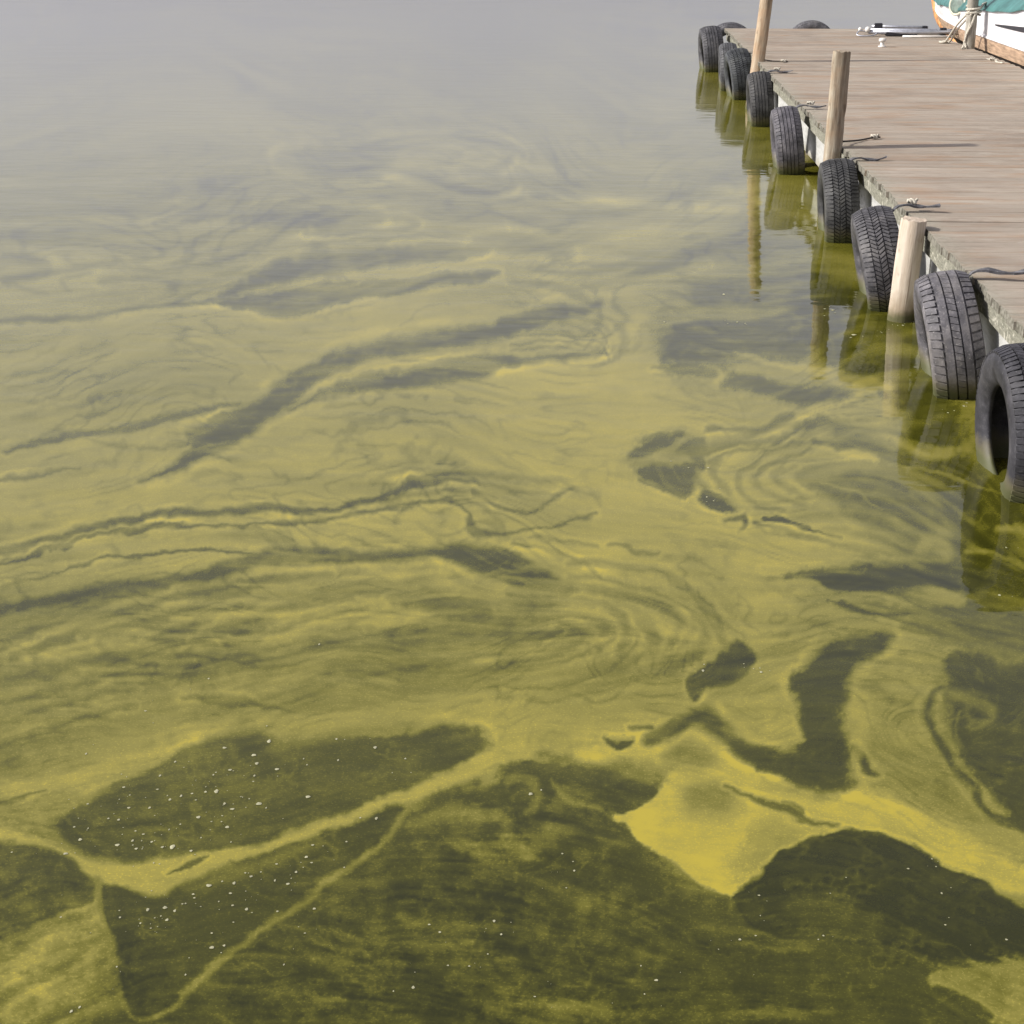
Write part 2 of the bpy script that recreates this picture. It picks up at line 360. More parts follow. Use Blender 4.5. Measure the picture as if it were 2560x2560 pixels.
# ------------------------------------------------------------------ the lake and its algae
# Outlines of the algae streaks, bare patches, scum banks and a painted dark pier reflection on the lake, in metres on the water
# (x, y[, width]); value is how thickly the scum lies (0 open water .. 1 thick mat).
STROKES = [
('P',0.4,0.01169,0.8,[-4.686,12.16,-3.991,12.328,-3.358,11.968,-2.888,11.743,-2.476,10.963,-2.79,10.534,-3.252,10.218,-3.93,10.09]),
('P',0.27,0.00429,0.8,[-2.532,12.539,-2.171,12.983,-1.674,12.582,-1.636,11.806,-1.999,11.911]),
('L',0.3,0.00273,0.8,[-1.971,13.141,0.031,-1.443,13.473,0.046,-1.217,14.052,0.038,-0.893,13.82,0.061,-0.684,12.771,0.074,-0.762,12.1,0.058,-1.009,12.087,0.029]),
('L',0.32,0.00234,0.7,[-2.177,13.755,0.033,-1.937,14.631,0.05,-1.469,14.934,0.045,-0.936,14.501,0.034]),
('P',0.3,0.00546,0.8,[-2.52,12.82,-1.952,13.831,-1.482,13.408,-1.524,12.589,-1.676,11.804,-2.06,11.664]),
('L',0.3,0.00273,0.8,[-1.529,11.935,0.02,-1.259,11.705,0.068,-0.947,11.204,0.085,-0.575,11.334,0.066]),
('L',0.32,0.00351,0.8,[-0.692,11.614,0.079,-0.133,11.367,0.085,0.328,11.213,0.069,0.808,10.981,0.06,1.113,10.672,0.022]),
('L',0.36,0.0039,0.7,[-0.458,9.993,0.041,0.024,10.29,0.049,0.649,10.138,0.056,1.179,10.256,0.028]),
('L',0.42,0.00117,0.8,[-2.506,10.751,0.011,-1.919,10.833,0.015,-1.368,10.934,0.017,-0.561,11.06,0.015]),
('L',0.36,0.00312,0.8,[-3.914,10.045,0.028,-3.608,10.2,0.043,-3.244,10.314,0.032,-2.807,10.241,0.036,-2.408,10.309,0.029]),
('L',0.4,0.00351,0.8,[-3.709,9.485,0.05,-3.403,9.585,0.074,-2.971,9.564,0.06,-2.665,9.497,0.017]),
('L',0.62,0.00234,0.7,[-3.257,9.941,0.035,-2.811,9.919,0.059,-2.35,9.81,0.051,-2.059,9.653,0.027]),
('P',0.24,0.0039,0.9,[-2.402,10.121,-2.113,10.372,-1.561,10.304,-1.382,10.036,-1.483,9.767,-1.815,9.707,-2.197,9.905]),
('L',0.34,0.00175,0.8,[-1.488,10.167,0.018,-1.301,10.085,0.024,-1.103,9.873,0.027,-1.219,9.695,0.017,-1.459,9.599,0.027,-1.778,9.501,0.013]),
('P',0.2,0.00312,0.9,[-3.485,8.872,-3.297,8.881,-3.116,8.675,-3.035,8.34,-3.235,8.188]),
('L',0.64,0.00156,0.8,[-3.47,9.098,0.016,-3.227,8.959,0.022,-3.025,8.61,0.03,-2.919,8.217,0.015]),
('P',0.36,0.00195,0.6,[-2.701,8.911,-2.617,8.952,-2.559,8.738,-2.641,8.699]),
('L',0.45,0.00156,0.7,[-2.879,7.794,0.008,-2.575,7.957,0.014,-2.204,8.19,0.02,-2.044,8.523,0.018,-1.785,8.672,0.012]),
('L',0.45,0.00156,0.7,[-3.051,8.085,0.009,-2.657,8.23,0.012,-2.357,8.44,0.015,-2.075,8.943,0.022,-1.655,9.267,0.026,-1.185,9.409,0.02,-0.479,9.445,0.023]),
('P',0.22,0.00273,0.95,[-2.017,7.781,-1.944,8.141,-1.847,8.6,-1.67,8.891,-1.306,9.093,-0.997,9.185,-0.641,9.127,-0.662,8.978,-0.955,8.784,-1.314,8.594,-1.574,8.349,-1.803,8.026,-1.893,7.787]),
('L',0.62,0.00156,0.8,[-2.267,8.445,0.039,-2.015,8.327,0.032,-2.059,8.073,0.037,-2.228,7.944,0.017]),
('P',0.2,0.00175,0.95,[-1.921,7.729,-1.709,7.574,-1.622,7.482,-1.492,7.504,-1.29,7.761,-1.018,8.018,-0.545,8.369,-0.562,8.531,-1.053,8.311,-1.474,8.196,-1.791,7.967]),
('L',0.62,0.00175,0.8,[-1.868,7.993,0.011,-1.607,8.127,0.023,-1.383,8.077,0.034,-1.199,8.304,0.026,-0.927,8.513,0.018,-0.561,8.632,0.012]),
('L',0.62,0.00175,0.7,[-1.49,8.289,0.012,-1.142,8.436,0.021,-0.866,8.65,0.015]),
('L',0.26,0.00195,0.9,[-2.939,7.378,0.04,-2.715,7.432,0.04,-2.452,7.456,0.032,-2.31,7.625,0.024,-2.155,7.717,0.019,-1.965,7.795,0.022]),
('L',0.3,0.00156,0.85,[-0.422,8.318,0.02,-0.229,8.221,0.035,-0.083,8.029,0.042,0.03,7.896,0.022]),
('L',0.34,0.00351,0.85,[-0.68,9.239,0.071,-0.362,9.301,0.077,-0.164,9.114,0.063,-0.129,8.897,0.025]),
('L',0.45,0.00312,0.7,[-0.201,9.309,0.084,0.057,9.354,0.065,0.214,9.088,0.038,0.693,9.232,0.051,0.797,8.943,0.031]),
('L',0.3,0.00195,0.8,[-0.303,8.584,0.015,0.026,8.547,0.021,0.355,8.617,0.021,0.66,8.727,0.015]),
('L',0.34,0.00195,0.8,[-0.157,8.755,0.015,0.268,8.735,0.018,0.577,8.862,0.012]),
('L',0.14,0.0039,0.95,[-1.616,5.143,0.013,-1.524,5.237,0.039,-1.487,5.407,0.056,-1.451,5.599,0.093,-1.39,5.798,0.102,-1.326,6.009,0.094,-1.281,6.24,0.109,-1.198,6.555,0.099,-1.055,6.799,0.088,-0.776,7.064,0.083,-0.373,7.354,0.075]),
('L',0.14,0.00273,0.95,[-0.414,7.387,0.078,-0.274,7.508,0.082,-0.145,7.648,0.086,-0.038,7.735,0.068,0.064,7.92,0.022]),
('L',0.16,0.00273,0.9,[-1.228,5.986,0.009,-1.148,6.127,0.022,-1.071,6.282,0.027,-0.935,6.374,0.057,-0.717,6.489,0.086,-0.495,6.654,0.1,-0.343,6.76,0.072]),
('L',0.18,0.00234,0.85,[-0.387,6.689,0.048,-0.224,6.814,0.041,-0.054,6.854,0.032,0.055,7.032,0.025,0.075,7.223,0.013]),
('L',0.38,0.00117,0.8,[-0.358,7.057,0.013,-0.209,7.122,0.013,-0.057,7.049,0.013,0.043,6.939,0.012,0.104,6.897,0.006]),
('L',0.38,0.00117,0.8,[-0.353,6.965,0.011,-0.206,7.028,0.011,-0.056,6.957,0.011,0.043,7.101,0.011,0.103,6.809,0.006]),
('L',0.38,0.00117,0.8,[-0.365,7.2,0.013,-0.214,7.267,0.013,-0.059,7.192,0.013,0.043,7.344,0.013,0.105,7.034,0.006]),
('L',0.58,0.00195,0.8,[-1.113,6.397,0.009,-0.911,6.633,0.019,-0.694,6.862,0.017,-0.522,7.03,0.01]),
('L',0.3,0.00312,0.85,[-1.472,5.598,0.041,-1.549,5.658,0.035,-1.419,5.83,0.043,-1.523,5.725,0.021]),
('L',0.4,0.00195,0.8,[-1.924,5.575,0.008,-1.758,5.505,0.014,-1.62,5.528,0.014,-1.541,5.626,0.01]),
('L',0.28,0.00175,0.9,[-2.23,5.436,0.018,-2.077,5.593,0.025,-1.869,5.707,0.034,-1.682,5.886,0.034,-1.498,6.036,0.022,-1.435,6.105,0.007]),
('L',0.36,0.00117,0.9,[-2.111,5.11,0.013,-1.995,5.199,0.014,-1.878,5.328,0.006]),
('L',0.44,0.00156,0.9,[-2.543,6.293,0.006,-2.485,6.428,0.019,-2.35,6.489,0.024,-2.227,6.554,0.01]),
('L',0.48,0.00117,0.9,[-2.082,6.637,0.006,-1.895,6.712,0.017,-1.668,6.79,0.007]),
('L',0.46,0.00117,0.9,[-2.208,7.078,0.005,-2.094,7.132,0.01,-1.975,7.222,0.005]),
('L',0.46,0.00117,0.9,[-1.563,6.818,0.01,-1.498,6.866,0.017,-1.423,6.938,0.007]),
('L',0.46,0.00117,0.9,[-1.547,6.383,0.012,-1.523,6.489,0.014]),
('L',0.46,0.00136,0.9,[-2.175,5.955,0.005,-2.089,6.035,0.024,-2.073,6.174,0.025]),
('L',0.5,0.00117,0.9,[-2.056,5.86,0.006,-1.976,5.958,0.011,-1.894,6.097,0.006]),
('L',0.55,0.00117,0.9,[-2.098,6.21,0.006,-1.951,6.18,0.009,-1.891,6.127,0.006]),
('L',0.5,0.00117,0.9,[-0.94,7.376,0.013,-0.84,7.672,0.019,-0.728,7.789,0.011]),
('L',0.5,0.00117,0.9,[-1.023,5.234,0.005,-0.898,5.369,0.006,-0.789,5.448,0.005]),
('L',0.5,0.00117,0.9,[-0.562,5.386,0.006,-0.486,5.419,0.006]),
('L',0.2,0.00195,0.95,[-1.875,4.441,0.02,-1.677,4.661,0.026,-1.447,4.801,0.031,-1.189,4.872,0.027,-0.881,4.898,0.024,-0.714,5.029,0.024,-0.582,5.201,0.025,-0.455,5.291,0.019,-0.382,5.216,0.01]),
('L',0.26,0.00156,0.9,[-0.595,5.14,0.009,-0.487,5.206,0.019,-0.41,5.21,0.017,-0.36,5.174,0.008]),
('L',0.26,0.00156,0.9,[-0.373,5.088,0.019,-0.31,4.987,0.015,-0.243,4.93,0.013,-0.153,4.995,0.013,-0.054,5.136,0.009]),
('L',0.28,0.00156,0.9,[-1.071,4.743,0.009,-0.833,4.827,0.014,-0.629,4.936,0.018,-0.468,4.995,0.017,-0.395,4.883,0.015,-0.369,4.732,0.039,-0.285,4.722,0.016,-0.129,4.791,0.012,0.031,4.895,0.011]),
('L',0.24,0.00097,0.95,[-1.835,4.356,0.008,-1.72,4.518,0.017,-1.581,4.638,0.019,-1.418,4.693,0.018,-1.159,4.734,0.011,-0.94,4.764,0.005]),
('L',0.26,0.00097,0.95,[-1.796,4.237,0.007,-1.655,4.324,0.008,-1.484,4.459,0.012,-1.286,4.523,0.011,-1.131,4.526,0.012,-1.043,4.496,0.004]),
('L',0.66,0.00156,0.7,[-0.823,4.59,0.017,-0.664,4.712,0.023,-0.488,4.721,0.021,-0.402,4.634,0.012]),
('L',0.62,0.00156,0.6,[-0.754,4.594,0.009,-0.63,4.645,0.012,-0.489,4.641,0.012,-0.414,4.578,0.009]),
('P',0.5,0.01754,0.85,[-1.797,4.077,-1.453,4.209,-1.12,4.325,-0.837,4.421,-0.42,4.442,-0.166,4.373,0.243,4.314,0.415,4.045,0.31,3.806,0.088,3.554,-0.122,3.63,-0.314,3.562,-0.677,3.473,-0.923,3.46,-1.18,3.299,-1.414,3.065]),
('L',0.22,0.00312,0.95,[-1.739,4.049,0.031,-1.593,4.136,0.051,-1.44,4.221,0.049,-1.264,4.269,0.049,-1.122,4.372,0.053,-1.014,4.461,0.051,-0.89,4.482,0.064,-0.68,4.499,0.047,-0.471,4.542,0.036,-0.356,4.494,0.076,-0.286,4.445,0.109,-0.199,4.378,0.091]),
('L',0.18,0.00468,0.9,[-0.412,4.549,0.068,-0.287,4.47,0.094,-0.149,4.374,0.082,-0.049,4.28,0.048]),
('L',0.8,0.00312,0.8,[-0.201,4.604,0.017,-0.069,4.502,0.024,0.015,4.382,0.03,0.064,4.209,0.019]),
('L',0.34,0.00234,0.75,[-1.653,3.817,0.022,-1.528,3.943,0.031,-1.453,4.027,0.026,-1.323,4.097,0.019,-1.211,4.159,0.008]),
('L',0.34,0.00234,0.75,[-1.612,3.705,0.017,-1.515,3.791,0.025,-1.37,3.933,0.023,-1.198,4.013,0.02,-1.024,4.113,0.008]),
('L',0.34,0.00234,0.75,[-1.573,3.599,0.018,-1.466,3.647,0.026,-1.379,3.717,0.022,-1.219,3.806,0.027,-1.125,3.877,0.03,-1.023,3.934,0.026,-0.913,3.956,0.011]),
('L',0.34,0.00234,0.75,[-1.53,3.483,0.011,-1.402,3.563,0.018,-1.269,3.645,0.013,-1.149,3.682,0.007]),
('L',0.34,0.00234,0.75,[-1.49,3.374,0.011,-1.394,3.455,0.016,-1.288,3.539,0.013,-1.177,3.574,0.006]),
('L',0.34,0.00234,0.75,[-1.452,3.27,0.009,-1.369,3.34,0.013,-1.267,3.426,0.015,-1.165,3.481,0.007]),
('L',0.34,0.00234,0.75,[-0.682,3.629,0.006,-0.536,3.713,0.017,-0.397,3.767,0.015,-0.194,3.817,0.013]),
('L',0.34,0.00234,0.75,[-1.27,4.137,0.008,-1.124,4.202,0.027,-0.976,4.268,0.024,-0.782,4.338,0.015]),
('L',0.34,0.00234,0.75,[-1.004,3.85,0.007,-0.837,3.96,0.012,-0.664,4.094,0.011,-0.516,4.176,0.008]),
('L',0.34,0.00234,0.75,[-1.048,3.75,0.006,-0.886,3.823,0.01,-0.674,3.9,0.009,-0.455,3.98,0.006]),
('L',0.66,0.00273,0.7,[-1.415,3.829,0.015,-1.283,3.955,0.023,-1.086,4.036,0.016]),
('L',0.66,0.00273,0.7,[-1.506,3.572,0.007,-1.355,3.64,0.016,-1.219,3.725,0.012]),
('L',0.66,0.00273,0.7,[-1.092,3.747,0.015,-0.883,3.806,0.019,-0.696,3.8,0.015]),
('L',0.66,0.00273,0.7,[-0.919,3.632,0.014,-0.711,3.673,0.019,-0.493,3.654,0.014]),
('L',0.66,0.00273,0.7,[-1.389,4.131,0.008,-1.257,4.148,0.013,-1.148,4.163,0.006]),
('P',0.3,0.00429,0.7,[-0.571,4.173,-0.442,4.237,-0.317,4.186,-0.211,4.154,-0.202,3.992,-0.304,4.005,-0.428,4.088]),
('P',0.34,0.00507,0.7,[-0.224,4.267,-0.152,4.271,-0.07,4.198,-0.09,4.087,-0.206,4.063]),
('L',0.36,0.00156,0.75,[-0.194,3.825,0.007,-0.107,3.862,0.009,-0.026,3.95,0.008,-0.019,4.002,0.005]),
('L',0.36,0.00156,0.75,[-0.197,3.745,0.007,-0.103,3.758,0.009,-0.003,3.835,0.01,0.117,3.94,0.006]),
('L',0.36,0.00156,0.75,[-0.192,3.639,0.006,-0.058,3.653,0.008,0.07,3.759,0.009,0.153,3.908,0.006]),
('L',0.36,0.00156,0.75,[-0.169,3.926,0.012,-0.087,3.947,0.023,-0.05,3.992,0.015]),
('L',0.36,0.00156,0.75,[-0.015,3.604,0.004,0.048,3.563,0.007,0.104,3.61,0.01,0.149,3.747,0.009,0.174,3.844,0.004]),
('L',0.36,0.00156,0.75,[0.349,4.306,0.006,0.374,4.202,0.014,0.411,4.076,0.011,0.411,4.024,0.004]),
('L',0.36,0.00156,0.75,[-0.243,4.62,0.007,-0.103,4.561,0.009,0.025,4.42,0.012,0.066,4.262,0.008,0.061,4.149,0.005]),
('L',0.36,0.00156,0.75,[-0.185,4.69,0.005,-0.045,4.652,0.009,0.05,4.602,0.005]),
('L',0.36,0.00156,0.75,[0.093,4.615,0.007,0.137,4.639,0.022,0.17,4.575,0.017,0.229,4.578,0.007]),
('L',0.36,0.00156,0.75,[0.229,4.121,0.023,0.261,4.159,0.019]),
('L',0.36,0.00156,0.75,[0.207,3.962,0.038,0.25,3.913,0.027]),
('L',0.74,0.00175,0.7,[-0.147,4.603,0.007,-0.059,4.499,0.013,0.05,4.34,0.015,0.074,4.225,0.008]),
('L',0.74,0.00175,0.7,[-0.089,4.016,0.011,-0.005,4.037,0.012,0.049,4.112,0.008]),
('L',0.76,0.00468,0.8,[-1.372,3.054,0.037,-1.278,3.094,0.038,-1.146,3.185,0.045,-1.011,3.292,0.039,-0.928,3.362,0.033,-0.889,3.432,0.027]),
('L',0.74,0.0039,0.8,[-0.974,3.441,0.02,-0.879,3.446,0.02,-0.738,3.426,0.041,-0.539,3.463,0.048,-0.341,3.544,0.055,-0.177,3.496,0.062]),
('L',0.3,0.00175,0.9,[-1.045,3.53,0.004,-0.967,3.529,0.022,-0.858,3.512,0.018,-0.741,3.481,0.005]),
('L',0.3,0.00136,0.9,[-1.353,3.018,0.009,-1.297,3.039,0.011,-1.262,3.073,0.004]),
('L',0.42,0.00195,0.8,[-1.327,2.966,0.005,-1.245,2.942,0.008,-1.188,2.918,0.005]),
('L',0.36,0.00234,0.62,[-0.15,4.064,0.01,-0.09,4.069,0.017,-0.039,4.045,0.022,-0.013,4.002,0.024,-0.004,3.956,0.024,-0.01,3.908,0.021,-0.042,3.864,0.016,-0.095,3.84,0.009]),
('L',0.7,0.00234,0.62,[-0.131,4.105,0.01,-0.075,4.1,0.017,-0.032,4.072,0.022,0.0,4.039,0.025,0.029,4.003,0.024,0.044,3.959,0.021,0.031,3.913,0.016,-0.003,3.875,0.01]),
('L',0.36,0.00234,0.62,[-0.212,4.121,0.01,-0.152,4.127,0.017,-0.097,4.121,0.022,-0.043,4.114,0.025,0.011,4.099,0.025,0.048,4.061,0.022,0.06,4.013,0.017,0.06,3.966,0.01]),
('L',0.7,0.00234,0.62,[-0.087,4.164,0.01,-0.002,4.125,0.017,0.065,4.071,0.022,0.11,3.997,0.024,0.105,3.91,0.024,0.048,3.837,0.021,-0.03,3.788,0.016,-0.114,3.756,0.009]),
('L',0.36,0.00234,0.62,[-0.247,4.156,0.01,-0.152,4.184,0.017,-0.05,4.195,0.023,0.047,4.166,0.025,0.106,4.094,0.025,0.124,4.01,0.022,0.123,3.928,0.016,0.101,3.845,0.009]),
('L',0.7,0.00234,0.62,[-0.093,4.216,0.01,-0.011,4.217,0.017,0.068,4.196,0.023,0.12,4.142,0.025,0.142,4.074,0.025,0.157,4.01,0.022,0.173,3.944,0.016,0.163,3.875,0.01]),
('L',0.36,0.00234,0.62,[-0.227,4.241,0.01,-0.094,4.279,0.017,0.038,4.249,0.023,0.126,4.165,0.025,0.176,4.067,0.025,0.204,3.964,0.021,0.186,3.852,0.016,0.107,3.761,0.009]),
('L',0.7,0.00234,0.62,[-0.176,4.306,0.01,-0.01,4.307,0.018,0.118,4.226,0.023,0.193,4.114,0.025,0.234,3.994,0.024,0.225,3.862,0.021,0.14,3.748,0.016,0.01,3.683,0.009]),
('L',0.36,0.00234,0.62,[-0.133,4.354,0.011,-0.017,4.33,0.018,0.076,4.275,0.023,0.164,4.223,0.026,0.247,4.16,0.025,0.289,4.069,0.022,0.272,3.968,0.016,0.231,3.879,0.01]),
('L',0.7,0.00234,0.62,[-0.302,4.338,0.011,-0.146,4.351,0.018,0.0,4.341,0.023,0.146,4.31,0.026,0.262,4.226,0.026,0.303,4.097,0.022,0.288,3.968,0.016,0.257,3.851,0.009]),
('L',0.36,0.00234,0.62,[-0.043,4.39,0.011,0.143,4.318,0.018,0.294,4.203,0.022,0.367,4.035,0.025,0.319,3.854,0.024,0.191,3.717,0.02,0.04,3.621,0.015,-0.133,3.56,0.009]),
('L',0.7,0.00234,0.62,[-0.353,4.353,0.011,-0.205,4.425,0.018,-0.034,4.464,0.024,0.128,4.419,0.027,0.237,4.309,0.026,0.311,4.192,0.022,0.374,4.073,0.017,0.393,3.937,0.01]),
('L',0.36,0.00234,0.62,[-0.051,4.463,0.011,0.121,4.463,0.018,0.266,4.389,0.023,0.341,4.257,0.026,0.374,4.123,0.025,0.402,3.996,0.022,0.4,3.861,0.016,0.328,3.738,0.009]),
('L',0.36,0.00234,0.5,[-1.006,3.871,0.009,-1.039,3.904,0.015,-1.025,3.951,0.02,-0.977,4.0,0.023,-0.921,4.046,0.023,-0.856,4.093,0.021,-0.77,4.133,0.016,-0.676,4.151,0.009]),
('L',0.7,0.00234,0.5,[-1.109,3.854,0.009,-1.118,3.892,0.015,-1.089,3.938,0.02,-1.056,3.981,0.023,-1.029,4.026,0.023,-0.984,4.075,0.02,-0.908,4.115,0.016,-0.82,4.141,0.009]),
('L',0.36,0.00234,0.5,[-1.118,3.769,0.009,-1.14,3.804,0.015,-1.15,3.842,0.02,-1.175,3.874,0.022,-1.196,3.911,0.022,-1.175,3.959,0.02,-1.114,4.007,0.015,-1.053,4.051,0.009]),
('L',0.7,0.00234,0.5,[-1.263,3.844,0.009,-1.227,3.923,0.015,-1.183,4.001,0.02,-1.114,4.089,0.023,-0.986,4.172,0.024,-0.82,4.227,0.021,-0.66,4.258,0.016,-0.503,4.285,0.01]),
('L',0.36,0.00234,0.5,[-1.186,3.712,0.009,-1.26,3.751,0.015,-1.337,3.795,0.019,-1.368,3.861,0.022,-1.316,3.945,0.023,-1.22,4.028,0.02,-1.125,4.11,0.016,-1.013,4.198,0.01]),
('L',0.7,0.00234,0.5,[-1.378,3.798,0.009,-1.417,3.843,0.015,-1.434,3.901,0.02,-1.381,3.97,0.023,-1.287,4.036,0.023,-1.206,4.1,0.021,-1.136,4.173,0.016,-1.033,4.245,0.01]),
('L',0.36,0.00234,0.5,[-1.377,3.666,0.009,-1.492,3.714,0.015,-1.52,3.801,0.019,-1.457,3.908,0.022,-1.369,4.013,0.023,-1.277,4.124,0.021,-1.131,4.243,0.016,-0.916,4.332,0.01]),
('L',0.7,0.00234,0.5,[-1.531,3.661,0.009,-1.601,3.751,0.015,-1.552,3.874,0.02,-1.448,3.999,0.023,-1.335,4.129,0.023,-1.166,4.27,0.021,-0.913,4.383,0.017,-0.642,4.436,0.01]),
('L',0.36,0.00234,0.5,[-1.647,3.661,0.009,-1.646,3.742,0.015,-1.603,3.829,0.02,-1.589,3.91,0.023,-1.582,4.001,0.023,-1.501,4.101,0.021,-1.34,4.19,0.016,-1.17,4.266,0.01]),
('L',0.36,0.00195,0.6,[0.788,5.179,0.01,0.759,5.214,0.017,0.756,5.266,0.023,0.777,5.315,0.026,0.81,5.357,0.026,0.852,5.392,0.023,0.904,5.405,0.018,0.948,5.387,0.011]),
('L',0.7,0.00195,0.6,[0.743,5.153,0.01,0.723,5.196,0.017,0.725,5.248,0.023,0.736,5.299,0.026,0.752,5.35,0.026,0.781,5.4,0.024,0.828,5.431,0.018,0.878,5.439,0.011]),
('L',0.36,0.00195,0.6,[0.763,5.076,0.01,0.732,5.114,0.017,0.712,5.159,0.023,0.691,5.205,0.026,0.678,5.259,0.026,0.69,5.319,0.023,0.725,5.372,0.018,0.765,5.416,0.011]),
('L',0.7,0.00195,0.6,[0.669,5.128,0.01,0.659,5.225,0.017,0.67,5.327,0.023,0.71,5.434,0.027,0.791,5.517,0.027,0.89,5.542,0.024,0.977,5.522,0.018,1.052,5.477,0.011]),
('L',0.36,0.00195,0.6,[0.747,5.01,0.01,0.681,5.06,0.017,0.623,5.128,0.023,0.599,5.229,0.026,0.627,5.342,0.026,0.689,5.439,0.024,0.763,5.523,0.018,0.854,5.592,0.011]),
('L',0.7,0.00195,0.6,[0.625,5.075,0.01,0.585,5.138,0.017,0.561,5.218,0.023,0.577,5.311,0.026,0.622,5.395,0.027,0.669,5.474,0.024,0.72,5.558,0.018,0.792,5.626,0.011]),
('L',0.36,0.00195,0.6,[0.667,4.95,0.01,0.575,5.021,0.017,0.532,5.148,0.023,0.553,5.296,0.026,0.607,5.435,0.027,0.684,5.573,0.024,0.801,5.684,0.019,0.94,5.713,0.011]),
('L',0.7,0.00195,0.6,[0.592,4.935,0.01,0.511,5.061,0.017,0.506,5.233,0.023,0.556,5.405,0.027,0.638,5.573,0.027,0.769,5.719,0.025,0.936,5.773,0.019,1.08,5.713,0.011]),
('L',0.36,0.00195,0.6,[0.534,4.928,0.01,0.495,5.035,0.017,0.488,5.154,0.023,0.482,5.275,0.026,0.486,5.41,0.027,0.539,5.546,0.024,0.639,5.644,0.019,0.748,5.71,0.011]),
('L',0.7,0.00195,0.6,[0.624,4.814,0.01,0.541,4.919,0.017,0.477,5.038,0.022,0.423,5.181,0.026,0.424,5.36,0.026,0.505,5.532,0.024,0.628,5.665,0.019,0.761,5.78,0.011]),
('L',0.36,0.00195,0.6,[0.461,4.965,0.01,0.418,5.171,0.017,0.422,5.412,0.024,0.52,5.671,0.028,0.72,5.85,0.029,0.944,5.891,0.025,1.144,5.845,0.019,1.312,5.725,0.011]),
('L',0.36,0.00195,0.55,[-0.226,7.352,0.01,-0.152,7.331,0.017,-0.1,7.265,0.022,-0.082,7.18,0.025,-0.085,7.097,0.025,-0.107,7.017,0.022,-0.157,6.954,0.016,-0.227,6.932,0.01]),
('L',0.7,0.00195,0.55,[-0.187,7.425,0.01,-0.122,7.386,0.017,-0.079,7.315,0.023,-0.051,7.241,0.025,-0.028,7.164,0.025,-0.022,7.079,0.022,-0.052,7.002,0.017,-0.104,6.949,0.01]),
('L',0.36,0.00195,0.55,[-0.284,7.51,0.01,-0.208,7.487,0.018,-0.143,7.446,0.023,-0.078,7.406,0.026,-0.016,7.351,0.026,0.017,7.265,0.022,0.015,7.17,0.017,0.002,7.084,0.01]),
('L',0.7,0.00195,0.55,[-0.109,7.527,0.01,-0.019,7.407,0.017,0.044,7.27,0.022,0.075,7.112,0.025,0.042,6.954,0.024,-0.049,6.844,0.021,-0.159,6.787,0.016,-0.273,6.761,0.01]),
('L',0.36,0.00195,0.55,[-0.317,7.613,0.011,-0.188,7.61,0.018,-0.056,7.575,0.023,0.054,7.468,0.026,0.103,7.303,0.025,0.098,7.136,0.022,0.074,6.983,0.016,0.026,6.837,0.01]),
('L',0.7,0.00195,0.55,[-0.096,7.642,0.011,0.005,7.596,0.018,0.096,7.513,0.023,0.141,7.38,0.026,0.144,7.24,0.025,0.141,7.111,0.022,0.14,6.981,0.016,0.107,6.856,0.01]),
('L',0.36,0.00195,0.55,[-0.261,7.782,0.011,-0.078,7.776,0.018,0.076,7.642,0.023,0.155,7.43,0.026,0.185,7.217,0.025,0.188,7.007,0.022,0.135,6.805,0.016,0.012,6.665,0.009]),
('L',0.7,0.00195,0.55,[-0.169,7.885,0.011,0.04,7.785,0.018,0.17,7.553,0.023,0.223,7.297,0.025,0.236,7.047,0.025,0.186,6.801,0.021,0.05,6.621,0.016,-0.129,6.551,0.009]),
('L',0.36,0.00195,0.5,[-0.505,4.996,0.007,-0.471,5.013,0.012,-0.431,5.013,0.016,-0.396,4.999,0.018,-0.367,4.98,0.018,-0.341,4.957,0.016,-0.328,4.926,0.012,-0.337,4.895,0.007]),
('L',0.7,0.00195,0.5,[-0.523,5.047,0.007,-0.479,5.058,0.012,-0.433,5.053,0.016,-0.392,5.042,0.018,-0.35,5.033,0.018,-0.31,5.015,0.016,-0.286,4.984,0.012,-0.282,4.949,0.007]),
('L',0.36,0.00195,0.5,[-0.626,5.047,0.007,-0.578,5.067,0.012,-0.528,5.079,0.016,-0.48,5.096,0.019,-0.427,5.108,0.019,-0.372,5.101,0.016,-0.329,5.074,0.012,-0.292,5.047,0.007]),
('L',0.7,0.00195,0.5,[-0.528,5.14,0.008,-0.427,5.136,0.013,-0.331,5.123,0.016,-0.237,5.093,0.019,-0.17,5.033,0.018,-0.155,4.957,0.016,-0.172,4.886,0.012,-0.199,4.819,0.007]),
('L',0.36,0.00195,0.5,[-0.717,5.082,0.007,-0.641,5.135,0.013,-0.555,5.186,0.017,-0.445,5.209,0.019,-0.335,5.186,0.019,-0.249,5.137,0.017,-0.172,5.085,0.012,-0.103,5.025,0.007]),
('L',0.7,0.00195,0.5,[-0.579,5.208,0.008,-0.497,5.24,0.013,-0.404,5.257,0.017,-0.313,5.236,0.019,-0.241,5.19,0.019,-0.174,5.15,0.017,-0.098,5.113,0.013,-0.041,5.06,0.007]),
('L',0.36,0.00195,0.5,[-0.773,5.186,0.008,-0.661,5.27,0.013,-0.506,5.302,0.017,-0.352,5.275,0.019,-0.218,5.228,0.019,-0.09,5.174,0.017,0.013,5.09,0.012,0.042,4.979,0.007]),
('L',0.22,0.00234,0.6,[-1.499,13.016,0.018,-1.436,13.14,0.03,-1.323,13.181,0.039,-1.21,13.13,0.044,-1.124,13.029,0.044,-1.072,12.893,0.038,-1.082,12.743,0.029,-1.16,12.641,0.017]),
('L',0.6,0.00234,0.6,[-1.61,13.164,0.018,-1.519,13.294,0.03,-1.387,13.336,0.04,-1.256,13.321,0.045,-1.125,13.27,0.044,-1.01,13.155,0.039,-0.953,12.981,0.029,-0.963,12.806,0.017]),
